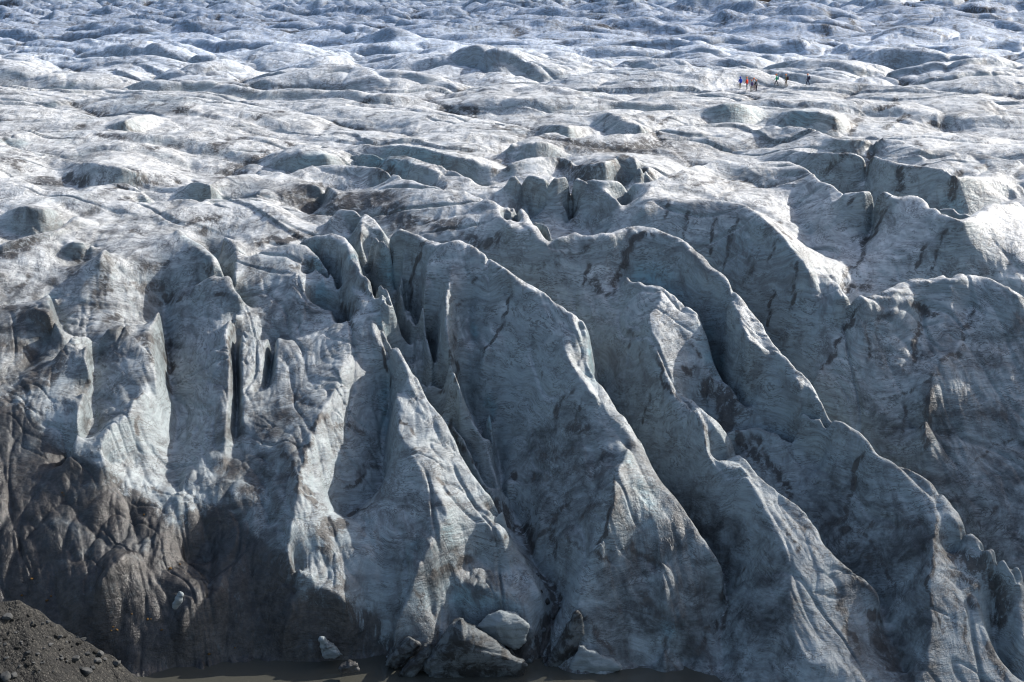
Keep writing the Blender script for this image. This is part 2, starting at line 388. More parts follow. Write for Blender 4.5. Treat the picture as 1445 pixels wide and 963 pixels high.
# ---------------------------------------------------------------- glacier height field on a log-polar grid
H = 0.0008
AZ0, AZ1 = -0.54, 0.54
R0, R1 = 70.0, 265.0
NA = int((AZ1 - AZ0) / H) + 1
NW = int(math.log(R1 / R0) / H) + 1
con = np.zeros((NW, NA), np.float32)
cnt = np.zeros((NW, NA), np.float32)


def dens(pts, vals):
    """resample ground polyline finely (pts in cartesian)"""
    out_p, out_v = [], []
    for i in range(len(pts) - 1):
        (x0, y0), (x1, y1) = pts[i], pts[i + 1]
        L = math.hypot(x1 - x0, y1 - y0)
        n = max(2, int(L / 0.035) + 1)
        t = np.linspace(0, 1, n)
        out_p.append(np.stack([x0 + (x1 - x0) * t, y0 + (y1 - y0) * t], 1))
        out_v.append(vals[i] + (vals[i + 1] - vals[i]) * t)
    return np.concatenate(out_p), np.concatenate(out_v)


def splat(p, v, weight=1.0):
    az = np.arctan2(p[:, 0], p[:, 1]); r = np.hypot(p[:, 0], p[:, 1])
    i = np.round(np.log(r / R0) / H).astype(int); j = np.round((az - AZ0) / H).astype(int)
    ok = (i >= 0) & (i < NW) & (j >= 0) & (j < NA)
    np.add.at(con, (i[ok], j[ok]), v[ok] * weight)
    np.add.at(cnt, (i[ok], j[ok]), weight)


def line_ground(px, d):
    n = len(px)
    L = [0.0]
    for i in range(1, n):
        L.append(L[-1] + math.hypot(px[i][0] - px[i - 1][0], px[i][1] - px[i - 1][1]))
    L = [l / max(L[-1], 1e-6) for l in L]
    if isinstance(d, (int, float)):
        ds = [float(d)] * n
    else:
        ds = list(np.interp(L, np.linspace(0, 1, len(d)), d))
    g = []
    for (x, y), dd in zip(px, ds):
        az, r = hit(x, y, dd)
        g.append((r * math.sin(az), r * math.cos(az)))
    return g, ds, L


def lift(px):
    """relief of a traced line: terraces high on the ice and blocks at the left stand out more"""
    y = sum(q[1] for q in px) / len(px); x = sum(q[0] for q in px) / len(px)
    k = 1.0 + 0.75 * float(1 - sstep(290, 430, y))
    if x < 560:
        k = max(k, 1.0 + 0.35 * float(1 - sstep(480, 580, x)))
    return k


hidden_pts = []
for px, d, hid in LINES:
    k = lift(px)
    d = d * k if isinstance(d, (int, float)) else [q * k for q in d]
    if hid:
        hid = (hid[0] * (1 + 0.6 * (k - 1)), hid[1] * k if isinstance(hid[1], (int, float)) else [q * k for q in hid[1]])
    if hid and hid[0] < 0:
        nn = len(px)
        d0 = d if isinstance(d, (int, float)) else d[0]
        d = list(np.interp(np.linspace(0, 1, 9), np.linspace(0, 1, 2 if isinstance(d, (int, float)) else len(d)), [d, d] if isinstance(d, (int, float)) else d))
        d = [q * float(0.85 * sstep(-0.08, 0.32, k_ / 8) * (1 - sstep(0.68, 1.08, k_ / 8))) for k_, q in enumerate(d)]
    g, ds, L = line_ground(px, d)
    p, v = dens(g, ds)
    if hid and hid[0] > 0 and math.hypot(*g[0]) < 132:
        jm = sstep(-.3, .5, perlin(p[:, 0] / 6.0, p[:, 1] / 6.0, 35))
        v = v + 0.36 * perlin(p[:, 0] / 2.3, p[:, 1] / 2.3, 33) + 0.36 * jm * np.abs(perlin(p[:, 0] / 1.6, p[:, 1] / 1.6, 34)) - 0.12
    splat(p, v - soft(p), 3.0)
    if hid:
        off, hd = hid[0], hid[1]
        hds = np.interp(L, np.linspace(0, 1, len(hd)), hd) if not isinstance(hd, (int, float)) else [hd] * len(L)
        hg = []; sh = []; shd = []
        n = len(g)
        for i in range(n):
            a = g[max(0, i - 2)]; b = g[min(n - 1, i + 2)]
            tx, ty = b[0] - a[0], b[1] - a[1]
            l = math.hypot(tx, ty) or 1
            nx, ny = -ty / l, tx / l
            rr = math.hypot(*g[i]); rx, ry = g[i][0] / rr, g[i][1] / rr
            if nx * rx + ny * ry < 0:
                nx, ny = -nx, -ny
            nx, ny = nx + 0.35 * rx, ny + 0.35 * ry
            l = math.hypot(nx, ny)
            hg.append((g[i][0] + nx / l * off, g[i][1] + ny / l * off))
            if off > 1.2 and rr < 140:
                w_ = 0.30 + 0.75 * float(sstep(-.35, .5, perlin(np.array([g[i][0] / 5.0]), np.array([g[i][1] / 5.0]), 411))[0])
                sh.append((g[i][0] + nx / l * w_, g[i][1] + ny / l * w_)); shd.append(ds[i] - 0.30 * w_)
        if len(sh) == n:
            hidden_pts.append((sh, shd))
        if off < 0:
            hds = [q * float(sstep(-0.05, 0.3, l_) * (1 - sstep(0.7, 1.05, l_))) for q, l_ in zip(hds, L)]
        hds = [q * (1 - 0.6 * (1 - float(sstep(0.0, 0.10, l_))) - 0.6 * float(sstep(0.88, 1.0, l_))) for q, l_ in zip(hds, L)]
        hidden_pts.append((hg, list(hds)))
# water line of the toe
for toe in (P((0, 3, '-400,900 300,900 690,900 740,940 830,900 1000,880 1150,862 1300,850 1440,825'), (1, 3, '250,850 520,830 740,800 800,860 950,900')),
            P((2, 3, '530,915 640,880 760,868 880,862 1020,862 1060,900'))):
    for dr, z_ in ((0, 0.1), (1.5, -0.9), (4.5, -2.2), (9, -4)):
        g = []
        for x_, y_ in toe:
            az, s_ = ray(x_, y_)
            r = CAMH / s_ - dr
            g.append((r * math.sin(az), r * math.cos(az)))
        vals = [z_ - float(zbase(math.hypot(*q), math.atan2(*q))) for q in g]
        p, v = dens(g, vals)
        splat(p, v, 3.0)
for hg, hds in hidden_pts:
    p, v = dens(hg, hds)
    az = np.arctan2(p[:, 0], p[:, 1]); r = np.hypot(p[:, 0], p[:, 1])
    i = np.clip(np.round(np.log(r / R0) / H).astype(int), 0, NW - 1); j = np.clip(np.round((az - AZ0) / H).astype(int), 0, NA - 1)
    free = cnt[i, j] < 3.0
    if free.any():
        splat(p[free], v[free] - soft(p[free]), 1.0)

kap_L = 11.0
levels = [(con, cnt)]
while min(levels[-1][0].shape) > 40:
    a, b = levels[-1]
    m, n = (a.shape[0] + 1) // 2 * 2, (a.shape[1] + 1) // 2 * 2
    aa = np.zeros((m, n), np.float32); bb = np.zeros((m, n), np.float32)
    aa[:a.shape[0], :a.shape[1]] = a; bb[:a.shape[0], :a.shape[1]] = b
    levels.append((aa.reshape(m // 2, 2, n // 2, 2).sum((1, 3)), bb.reshape(m // 2, 2, n // 2, 2).sum((1, 3))))
u = None
for lv in range(len(levels) - 1, -1, -1):
    a, b = levels[lv]
    mask = b > 0
    val = np.where(mask, a / np.maximum(b, 1e-6), 0)
    hh = H * 2 ** lv
    rr_ = R0 * np.exp(np.arange(a.shape[0]) * hh)
    k = ((hh * rr_ / kap_L) ** 2)[:, None].astype(np.float32)
    if u is None:
        u = np.zeros(a.shape, np.float32)
    else:
        u = np.repeat(np.repeat(u, 2, 0), 2, 1)[:a.shape[0], :a.shape[1]]
    u = np.where(mask, val, u).astype(np.float32)
    its = 300 if lv > 3 else (160 if lv > 1 else 70)
    for it in range(its):
        pd = np.pad(u, 1, mode='edge')
        un = (pd[:-2, 1:-1] + pd[2:, 1:-1] + pd[1:-1, :-2] + pd[1:-1, 2:]) / (4 + k)
        u = np.where(mask, val, un)


def blur(a, passes):
    for _ in range(passes):
        p_ = np.pad(a, ((1, 1), (0, 0)), mode='edge'); a = 0.25 * p_[:-2] + 0.5 * p_[1:-1] + 0.25 * p_[2:]
        p_ = np.pad(a, ((0, 0), (1, 1)), mode='edge'); a = 0.25 * p_[:, :-2] + 0.5 * p_[:, 1:-1] + 0.25 * p_[:, 2:]
    return a


rN = R0 * np.exp(np.arange(NW) * H)
azN = AZ0 + np.arange(NA) * H
RN, AN = np.meshgrid(rN, azN, indexing='ij')
RN = RN.astype(np.float32); AN = AN.astype(np.float32)
s1 = blur(u, 2); s2 = blur(s1, 14); s3 = blur(s2, 30)
wfar = sstep(118, 165, RN)
XR = RN * np.sin(AN); YR = RN * np.cos(AN)
kr = sstep(-0.35, 0.45, fbm(XR / 5.0, YR / 5.0, 2, 401)) * 0.75
u = (s1 * (1 - kr) + s2 * kr) * (1 - wfar) + (0.8 * s1 + 0.2 * s2) * wfar
X = RN * np.sin(AN); Y = RN * np.cos(AN)


def seracs(x, y, size, seed):
    # cellular blocks: height of a domed cell and how near the gap between two cells is
    gx_, gy_ = np.floor(x / size), np.floor(y / size)
    f1 = np.full(x.shape, 9.0, np.float32); f2 = f1.copy(); hh_ = np.zeros(x.shape, np.float32)
    for i_ in (-1, 0, 1):
        for j_ in (-1, 0, 1):
            cx_, cy_ = gx_ + i_, gy_ + j_
            h_ = _perm[(_perm[(cx_.astype(np.int64) + seed) & 4095] + cy_.astype(np.int64)) & 4095]
            px_ = cx_ + 0.15 + 0.7 * (h_ % 64) / 64.0; py_ = cy_ + 0.15 + 0.7 * ((h_ // 64) % 64) / 64.0
            d_ = np.hypot((x / size - px_) * 0.85, y / size - py_).astype(np.float32)
            tilt = (x / size - px_) * (((h_ * 7) % 64) / 32.0 - 1) + (y / size - py_) * (((h_ * 13) % 64) / 32.0 - 1)
            nearer = d_ < f1
            f2 = np.where(nearer, f1, np.minimum(f2, d_)); hh_ = np.where(nearer, ((h_ * 5) % 64) / 64.0 + 0.5 * tilt, hh_); f1 = np.where(nearer, d_, f1)
    return hh_, f1, f2 - f1


def fine(x, y, r):
    wx = x + 1.2 * perlin(x / 5, y / 5, 61); wy = y + 1.2 * perlin(x / 5, y / 5, 62)
    n = 0.20 * fbm(wx / 4.5, wy / 3.6, 3, 11)
    n += 0.14 * (0.4 - np.abs(perlin(wx / 1.9, wy / 3.0, 12))) * (0.4 + np.abs(perlin(x / 9, y / 9, 31)) * 1.6)
    n += 0.035 * fbm(wx / 0.5, wy / 0.7, 3, 15)
    front = 1 - sstep(112, 135, r)
    ax = (x * 0.93 + y * 0.37) + 0.8 * perlin(x / 3, y / 6, 66); ay = -x * 0.37 + y * 0.93
    g1 = np.abs(perlin(ax / 1.7, ay / 9.0, 17)); g2 = np.abs(perlin(ax / 0.7, ay / 3.5, 18))
    n += front * ((0.34 * np.sqrt(g1 + 0.01) - 0.18) * (0.25 + np.abs(perlin(x / 8, y / 8, 29)) * 1.8) + (0.12 * np.sqrt(g2 + 0.01) - 0.06) * (0.2 + np.abs(perlin(x / 6, y / 6, 19)) * 2))
    # thin layers standing out as ledges
    lz = -0.28 * x * 0.35 + 0.25 * y + 0.6 * fbm(x / 9, y / 9, 2, 23) * 3
    n += front * (0.05 * perlin(lz / 0.35, x / 14, 24) + 0.12 * perlin(lz / 1.1, x / 9, 25) * (0.4 + np.abs(perlin(x / 7, y / 7, 26)) * 1.5))
    c1 = perlin(ax / 4.2, ay / 11.0, 301); c2 = perlin(ax / 2.2 + 0.3 * ay, ay / 5.0, 302)
    n -= front * (0.26 * np.exp(-(c1 / 0.04) ** 2) * sstep(-.2, .3, perlin(x / 8, y / 8, 303)) + 0.18 * np.exp(-(c2 / 0.05) ** 2) * sstep(-.1, .4, perlin(x / 5, y / 5, 304)))
    hb, db, gb = seracs(ax / 1.0 + 0.5 * perlin(x / 2, y / 2, 311), ay / 1.9 + 0.4 * perlin(x / 2, y / 2, 312), 2.1, 37)
    n += front * (0.20 * (hb - 0.5) - 0.08 * (1 - sstep(0, 0.10, gb))) * sstep(-.15, .45, perlin(x / 6.5, y / 6.5, 313)) * sstep(0.2, 0.5, np.clip(gb * 3 + 0.35, 0, 1))
    hb, db, gb = seracs(ax + 3.3, ay / 1.4, 0.9, 53)
    n += front * 0.06 * (hb - 0.5) * sstep(-.1, .5, perlin(x / 4.5, y / 4.5, 314))
    c3 = perlin(wx / 14.0 + 0.02 * y, (y + 0.3 * x) / 4.0, 305)
    n -= (1 - front) * 0.35 * np.exp(-(c3 / 0.05) ** 2) * sstep(0.0, .4, perlin(x / 12, y / 12, 306))
    n += 0.10 * np.maximum(perlin(wx / 1.1, wy / 0.9, 307), 0.1) * sstep(-.1, .4, perlin(x / 6, y / 6, 308))
    return n


edge = sstep(0.37, 0.45, np.abs(AN))
blend = sstep(150, 250, RN)
Z = zbase(RN, AN).astype(np.float32) + u
nearm = mounds(X, Y)
Z += nearm * soft_w(RN) + terraces(X, Y) * terr_w(RN)
ridge = 5.0 * np.abs(perlin(X / 11 + Y / 26, Y / 40, 77)) - 1.2
Z += edge * ridge * (1 - sstep(150, 200, RN))
Z += fine(X, Y, RN) * (1 - 0.2 * blend)

toe_w = (1 - sstep(98, 108, RN)) * (1 - sstep(-0.16, -0.09, AN)) * sstep(87, 91, RN)
Z += toe_w * (1.0 * np.sqrt(np.abs(perlin(X / 6.0 + Y / 14, Y / 9.0, 81)) + 0.01) - 0.45 + 0.5 * np.sqrt(np.abs(perlin(X / 2.2, Y / 3.2, 82)) + 0.01) - 0.25)

# far field rows
NF = 760
rF = R1 * np.exp(np.linspace(0, math.log(1500 / R1), NF + 1))[1:]
azF = azN
RF, AF = np.meshgrid(rF, azF, indexing='ij')
XF = (RF * np.sin(AF)).astype(np.float32); YF = (RF * np.cos(AF)).astype(np.float32)
ZF = zbase(RF, AF).astype(np.float32)
mf = mounds(XF, YF)
wide = sstep(265, 335, RF) * (0.35 + 0.65 * sstep(-0.12, 0.12, AF))
mf = mf * (1 - wide) + wide * 1.25 * mounds(XF * 0.6 + 31, YF * 0.6)
amp = 1.0 + 0.5 * sstep(350, 650, RF)
ZF += mf * amp + fine(XF, YF, RF) * 0.8 + terraces(XF, YF) * 1.2 * (1 + 0.4 * sstep(350, 600, RF))
ZF += 0.9 * np.abs(perlin(XF / 9, YF / 9, 91)) * sstep(400, 600, RF) * 2.0

wxs = XF + 2.5 * fbm(XF / 9, YF / 9, 2, 501); wys = YF + 2.5 * fbm(XF / 9, YF / 9, 2, 502)
farw = sstep(280, 420, RF) * (1 - 0.45 * sstep(-0.12, 0.12, AF)) * (0.25 + 0.5 * sstep(-.3, .3, fbm(XF / 60, YF / 60, 2, 503)))
h1, d1, g1_ = seracs(wxs, wys, 17.0, 11)
h2, d2, g2_ = seracs(wxs, wys, 8.0, 23)
ZF += farw * ((2.6 * h1 + 1.2) * np.sqrt(np.clip(g1_, 0, 0.6) / 0.6) - 1.4 + (1.1 * h2 + 0.4) * np.sqrt(np.clip(g2_, 0, 0.5) / 0.5) - 0.5)
far_gap = farw * np.maximum(1 - sstep(0.0, 0.16, g1_), 0.6 * (1 - sstep(0.0, 0.14, g2_)))
rise = 0.35 + 0.65 * fbm(AF * 9 + 3.1, RF * 0 + 0.5, 2, 21)
rockgap = np.exp(-((AF - 0.154) / 0.035) ** 2) + np.exp(-((AF - 0.295) / 0.04) ** 2)
ZF += sstep(560, 1100, RF) * 10 * (1 - np.clip(rockgap, 0, 1)) - sstep(540, 640, RF) * 17 * np.clip(rockgap, 0, 1)
XA = np.concatenate([X, XF]); YA = np.concatenate([Y, YF]); ZA = np.concatenate([Z, ZF]).astype(np.float32)
RA = np.concatenate([RN, RF]); AA = np.concatenate([AN, AF])
ALLR = np.concatenate([rN, rF])


def ground_z(x, y):
    az = math.atan2(x, y); r = math.hypot(x, y)
    i = int(np.clip(np.searchsorted(ALLR, r), 0, len(ALLR) - 1)); j = int(np.clip(round((az - AZ0) / H), 0, NA - 1))
    return float(ZA[i, j])


def surf(px, py, rmin=72.0):
    """first point of the finished surface met by the sight line of a pixel"""
    az, s = ray(px, py)
    j = int(np.clip(round((az - AZ0) / H), 0, NA - 1))
    f = (CAMH - ALLR * s) - ZA[:, j]
    f[ALLR < rmin] = 1
    i = int(np.argmax(f < 0))
    r = ALLR[i]
    return r * math.sin(az), r * math.cos(az), float(ZA[i, j])


def grid_mesh(name, XX, YY, ZZ):
    m, n = XX.shape
    me = bpy.data.meshes.new(name)
    co = np.empty((m * n, 3), np.float32)
    co[:, 0] = XX.ravel(); co[:, 1] = YY.ravel(); co[:, 2] = ZZ.ravel()
    idx = np.arange(m * n, dtype=np.int32).reshape(m, n)
    q = np.stack([idx[:-1, :-1], idx[:-1, 1:], idx[1:, 1:], idx[1:, :-1]], -1).reshape(-1, 4)
    me.vertices.add(m * n)
    me.vertices.foreach_set('co', co.ravel())
    me.loops.add(q.size)
    me.loops.foreach_set('vertex_index', q.ravel())
    me.polygons.add(len(q))
    me.polygons.foreach_set('loop_start', np.arange(0, q.size, 4, dtype=np.int32))
    me.polygons.foreach_set('loop_total', np.full(len(q), 4, np.int32))
    me.polygons.foreach_set('use_smooth', np.ones(len(q), bool))
    me.update(calc_edges=True)
    return me


# ---------------------------------------------------------------- material helper
def mat(name):
    m = bpy.data.materials.new(name)
    m.use_nodes = True
    t = m.node_tree
    b = t.nodes['Principled BSDF']
    return m, t, b


class NB:
    """tiny node builder"""
    def __init__(s, t): s.t = t
    def n(s, kind, **kw):
        nd = s.t.nodes.new(kind)
        for k, v in kw.items():
            if k.startswith('_'): setattr(nd, k[1:], v)
            else: s.put(nd, k, v)
        return nd
    def put(s, nd, k, v):
        key = int(k[1:]) if k[0] == 'i' and k[1:].isdigit() else k
        if isinstance(v, bpy.types.NodeSocket): s.t.links.new(v, nd.inputs[key])
        else: nd.inputs[key].default_value = v
    def math(s, op, a, b=0.0, c=None, clamp=False):
        nd = s.t.nodes.new('ShaderNodeMath'); nd.operation = op; nd.use_clamp = clamp
        s.put(nd, 'i0', a); s.put(nd, 'i1', b)
        if c is not None: s.put(nd, 'i2', c)
        return nd.outputs[0]
    def ramp(s, f, lo, hi, a=0.0, b=1.0):
        nd = s.t.nodes.new('ShaderNodeMapRange'); nd.interpolation_type = 'SMOOTHSTEP'
        s.put(nd, 'i0', f); s.put(nd, 'i1', lo); s.put(nd, 'i2', hi); s.put(nd, 'i3', a); s.put(nd, 'i4', b)
        return nd.outputs[0]
    def noise(s, vec, scale, detail=4, rough=0.55, dist=0.0):
        nd = s.n('ShaderNodeTexNoise', Vector=vec, Scale=scale, Detail=detail, Roughness=rough, Distortion=dist)
        return nd.outputs[0]
    def mix(s, f, a, b):
        nd = s.t.nodes.new('ShaderNodeMix'); nd.data_type = 'RGBA'
        s.put(nd, 'i0', f); s.put(nd, 'i6', a); s.put(nd, 'i7', b)
        return nd.outputs[2]
    def mapping(s, vec, rot=(0, 0, 0), scale=(1, 1, 1)):
        return s.n('ShaderNodeMapping', Vector=vec, Rotation=rot, Scale=scale).outputs[0]


def rgb(r, g, b): return (r, g, b, 1.0)

# ---------------------------------------------------------------- glacier
me = grid_mesh('glacier', XA, YA, ZA)
glacier = bpy.data.objects.new('glacier', me)
COL.objects.link(glacier)
glacier['kind'] = 'structure'


def ice_material():
    m, t, b = mat('glacier_ice')
    N = NB(t)
    geo = N.n('ShaderNodeNewGeometry')
    pos = geo.outputs['Position']
    sep = N.n('ShaderNodeSeparateXYZ', Vector=geo.outputs['Normal'])
    up = sep.outputs[2]
    # foliation: thin dipping layers of dirty ice that cut through the whole body
    warp = N.n('ShaderNodeTexNoise', Vector=pos, Scale=0.09, Detail=3)
    wv = N.n('ShaderNodeVectorMath', _operation='MULTIPLY_ADD', i0=warp.outputs[1], i1=(7, 7, 7), i2=pos).outputs[0]
    fol = N.mapping(wv, rot=(math.radians(24), math.radians(-17), math.radians(10)), scale=(0.07, 0.12, 1.5))
    f1 = N.noise(fol, 1.0, 6, 0.62)
    fol2 = N.mapping(wv, rot=(math.radians(28), math.radians(-20), math.radians(14)), scale=(0.55, 0.9, 5.0))
    f2 = N.noise(fol2, 1.0, 4, 0.6)
    big = N.noise(pos, 0.07, 5, 0.6, 0.6)
    med = N.noise(pos, 0.5, 6, 0.65, 0.4)
    finen = N.noise(pos, 5.0, 5, 0.7)
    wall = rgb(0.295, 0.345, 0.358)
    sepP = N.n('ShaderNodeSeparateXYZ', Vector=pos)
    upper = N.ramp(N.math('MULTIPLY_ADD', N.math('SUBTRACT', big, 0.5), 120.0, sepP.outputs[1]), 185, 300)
    crust = N.mix(upper, rgb(0.71, 0.715, 0.71), rgb(0.70, 0.78, 0.90))      # clean upper ice, tinted bluer to paint in far haze and sky light
    wall = N.mix(upper, wall, rgb(0.22, 0.30, 0.40))  # same far blue light put into the wall colour
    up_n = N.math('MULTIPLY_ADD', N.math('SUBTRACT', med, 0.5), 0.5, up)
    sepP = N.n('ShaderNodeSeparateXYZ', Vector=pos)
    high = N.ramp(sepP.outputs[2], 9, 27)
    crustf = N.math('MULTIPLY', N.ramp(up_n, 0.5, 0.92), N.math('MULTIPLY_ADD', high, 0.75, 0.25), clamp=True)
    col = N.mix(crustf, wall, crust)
    # bluer clean patches
    col = N.mix(N.math('MULTIPLY', N.ramp(big, 0.55, 0.72), 0.35), col, rgb(0.19, 0.27, 0.31))
    blue = N.n('ShaderNodeAttribute', _attribute_name='blue').outputs['Fac']
    col = N.mix(N.math('MULTIPLY', blue, 0.8), col, rgb(0.19, 0.36, 0.41))
    # streaks of grit along the flow on the plateau
    stv = N.mapping(wv, rot=(0, 0, math.radians(-26)), scale=(0.9, 0.085, 0.5))
    stk = N.math('MULTIPLY', N.ramp(N.noise(stv, 1.0, 8, 0.70), 0.49, 0.66), N.ramp(big, 0.34, 0.56))
    col = N.mix(N.math('MULTIPLY', stk, 0.72), col, rgb(0.115, 0.116, 0.118))
    # grey silt films and thin layers
    lay = N.math('MULTIPLY', N.ramp(f1, 0.50, 0.66), N.ramp(big, 0.35, 0.65, 0.25, 1.0))
    col = N.mix(N.math('MULTIPLY', lay, 0.55), col, rgb(0.115, 0.115, 0.118))
    run = N.noise(N.mapping(wv, rot=(0, 0, 0.4), scale=(1.5, 1.1, 0.16)), 1.0, 6, 0.68, 0.3)
    runf = N.math('MULTIPLY', N.ramp(run, 0.54, 0.72), N.ramp(N.noise(pos, 0.16, 4, 0.6), 0.42, 0.62))
    col = N.mix(N.math('MULTIPLY', runf, 0.7), col, rgb(0.075, 0.072, 0.070))
    mot = N.noise(N.mapping(wv, rot=(math.radians(26), math.radians(-18), 0.2), scale=(0.5, 0.6, 1.6)), 1.3, 8, 0.72)
    col = N.mix(N.ramp(mot, 0.34, 0.60, 0.42, 0.0), col, rgb(0.09, 0.098, 0.105))
    ln = N.noise(N.mapping(wv, rot=(math.radians(24), math.radians(-20), math.radians(14)), scale=(0.22, 0.34, 1.1)), 1.0, 7, 0.66)
    line = N.math('SUBTRACT', 1.0, N.ramp(N.math('ABSOLUTE', N.math('SUBTRACT', ln, 0.5)), 0.0, 0.022))
    line2 = N.math('SUBTRACT', 1.0, N.ramp(N.math('ABSOLUTE', N.math('SUBTRACT', ln, 0.43)), 0.0, 0.016))
    lmask = N.ramp(N.noise(pos, 0.5, 6, 0.7), 0.40, 0.56)
    col = N.mix(N.math('MULTIPLY', N.math('MULTIPLY', N.math('MAXIMUM', line, line2), lmask), 0.82), col, rgb(0.06, 0.058, 0.056))
    lay2 = N.ramp(f2, 0.50, 0.66)
    col = N.mix(N.math('MULTIPLY', lay2, 0.36), col, rgb(0.14, 0.14, 0.145))
    dust = N.noise(N.mapping(wv, rot=(math.radians(24), math.radians(-20), 0.3), scale=(2.0, 2.6, 5.5)), 1.0, 8, 0.78)
    dpat = N.ramp(N.noise(pos, 0.28, 6, 0.68), 0.36, 0.66)
    col = N.mix(N.math('MULTIPLY', N.ramp(dust, 0.52, 0.66), N.math('MULTIPLY_ADD', dpat, 0.62, 0.06)), col, rgb(0.085, 0.082, 0.079))
    # silt-grey ice of the toe, and dim light painted as darkening lower right
    silt_shade = N.n('ShaderNodeAttribute', _attribute_name='silt_shade').outputs['Fac']
    sn = N.math('MULTIPLY_ADD', N.math('SUBTRACT', N.noise(pos, 0.45, 8, 0.7, 0.6), 0.5), 2.2, silt_shade)
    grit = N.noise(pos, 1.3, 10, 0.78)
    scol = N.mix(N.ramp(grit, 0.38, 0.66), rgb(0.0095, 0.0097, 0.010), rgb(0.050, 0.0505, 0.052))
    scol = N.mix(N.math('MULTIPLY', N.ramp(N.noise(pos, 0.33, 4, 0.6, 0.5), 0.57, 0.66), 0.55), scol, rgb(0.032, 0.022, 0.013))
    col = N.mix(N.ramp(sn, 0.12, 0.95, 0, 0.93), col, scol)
    # dirt stains (attribute: strokes laid on the surface)
    dirt = N.n('ShaderNodeAttribute', _attribute_name='dirt').outputs['Fac']
    stain = N.noise(N.mapping(wv, scale=(1.3, 1.3, 0.45)), 1.5, 6, 0.72, 0.4)
    dn = N.math('MULTIPLY', N.math('MULTIPLY', dirt, N.ramp(stain, 0.33, 0.60, 0.15, 1.6)), N.ramp(grit, 0.34, 0.60, 0.55, 1.35))
    df = N.ramp(dn, 0.05, 0.66, 0.0, 0.92)
    dcol = N.mix(N.ramp(grit, 0.4, 0.65), rgb(0.026, 0.024, 0.023), rgb(0.085, 0.077, 0.07))
    col = N.mix(df, col, dcol)
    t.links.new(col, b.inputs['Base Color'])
    rough = N.math('SUBTRACT', N.ramp(med, 0.3, 0.7, 0.34, 0.58), N.math('MULTIPLY', silt_shade, 0.14))
    t.links.new(rough, b.inputs['Roughness'])
    b.inputs['Specular IOR Level'].default_value = 0.4
    hsum = N.math('ADD', N.math('MULTIPLY', f1, 0.08), N.math('MULTIPLY', f2, 0.02))
    hsum = N.math('ADD', hsum, N.math('MULTIPLY', med, 0.20))
    hsum = N.math('ADD', hsum, N.math('MULTIPLY', mot, 0.16))
    hsum = N.math('ADD', hsum, N.math('MULTIPLY', run, 0.16))
    hsum = N.math('ADD', hsum, N.math('MULTIPLY', finen, 0.028))
    bp = N.n('ShaderNodeBump', Strength=0.8, Distance=1.0, Height=hsum)
    t.links.new(bp.outputs[0], b.inputs['Normal'])
    return m


# ---------------------------------------------------------------- debris stains and blue ice, laid on the finished surface
STR = []       # (kind, width in photo pixels, strength, points)


def Sd(w, s, *segs): STR.append(('dirt', w, s, P(*segs)))
def Sb(w, s, *segs): STR.append(('blue', w, s, P(*segs)))


# right wall and big fin
Sd(9, .75, (2, 1, '860,40 760,45 700,80 660,140 640,230 600,310 560,390'))
Sd(14, .5, (2, 1, '430,290 470,320 520,370 570,395'))
Sd(7, .55, (2, 1, '450,180 430,300 410,340')); Sd(8, .5, (2, 1, '270,120 340,180 400,150 440,90'))
Sd(14, .35, (2, 1, '130,290 150,220 260,210 280,150'))
Sd(5, .7, (2, 1, '1160,90 1140,130 1130,170')); Sd(5, .5, (2, 1, '1270,10 1240,100 1220,200 1205,260'))
Sd(10, .4, (2, 1, '1380,120 1350,260 1320,400')); Sd(6, .6, (2, 0, '1290,740 1240,850 1220,963')); Sd(6, .6, (2, 0, '1180,740 1140,860 1135,940'))
Sd(6, .6, (2, 0, '1010,680 1000,740 990,880')); Sd(9, .5, (2, 0, '330,600 350,740 330,840')); Sd(7, .5, (2, 0, '400,640 370,730'))
Sd(6, .5, (2, 0, '910,650 870,760')); Sd(9, .45, (2, 0, '720,480 740,540 830,500'))
Sd(7, .8, (3, 1, '620,0 560,100 520,200 440,300 420,370')); Sd(14, .5, (3, 1, '440,340 520,360 580,280'))
Sd(5, .8, (3, 1, '45,360 25,480 15,600')); Sd(6, .6, (3, 1, '190,170 160,330 145,480')); Sd(6, .5, (3, 1, '70,60 20,210'))
Sd(7, .7, (3, 1, '550,420 490,520 430,640 370,750 310,830')); Sd(5, .5, (3, 1, '560,560 590,680 570,800'))
Sd(9, .8, (3, 1, '830,430 880,480 980,490')); Sd(8, .7, (3, 1, '880,500 860,640 840,720 820,800')); Sd(12, .55, (3, 1, '750,770 780,830'))
Sd(9, .6, (3, 1, '1160,440 1170,480 1120,640 1080,720 970,780')); Sd(14, .55, (3, 1, '960,790 940,963'), (3, 2, '930,180 890,400 880,540'))
Sd(7, .4, (3, 1, '640,520 720,490')); Sd(6, .5, (3, 2, '790,200 770,420')); Sd(6, .4, (3, 2, '1160,40 1100,170')); Sd(8, .45, (3, 2, '1300,760 1270,850'))
Sd(4, .5, (3, 2, '1440,400 1300,440 1150,560')); Sd(5, .4, (3, 2, '640,180 800,140 860,110')); Sd(5, .5, (3, 1, '1030,20 960,180 940,300'))
Sd(6, .7, (3, 1, '910,100 880,170 850,250')); Sd(16, .3, (3, 2, '700,520 900,620 1000,700'))
Sd(7, .85, (3, 2, '550,490 510,560 495,680 480,780 440,860 400,910')); Sd(14, .6, (3, 2, '220,880 400,900 500,920')); Sd(5, .6, (3, 2, '490,820 520,930'), (3, 3, '590,150 640,220 660,300 710,380 745,460'))
Sd(12, .5, (3, 3, '520,70 700,90 900,60')); Sd(16, .4, (3, 3, '420,260 500,200 600,330'))
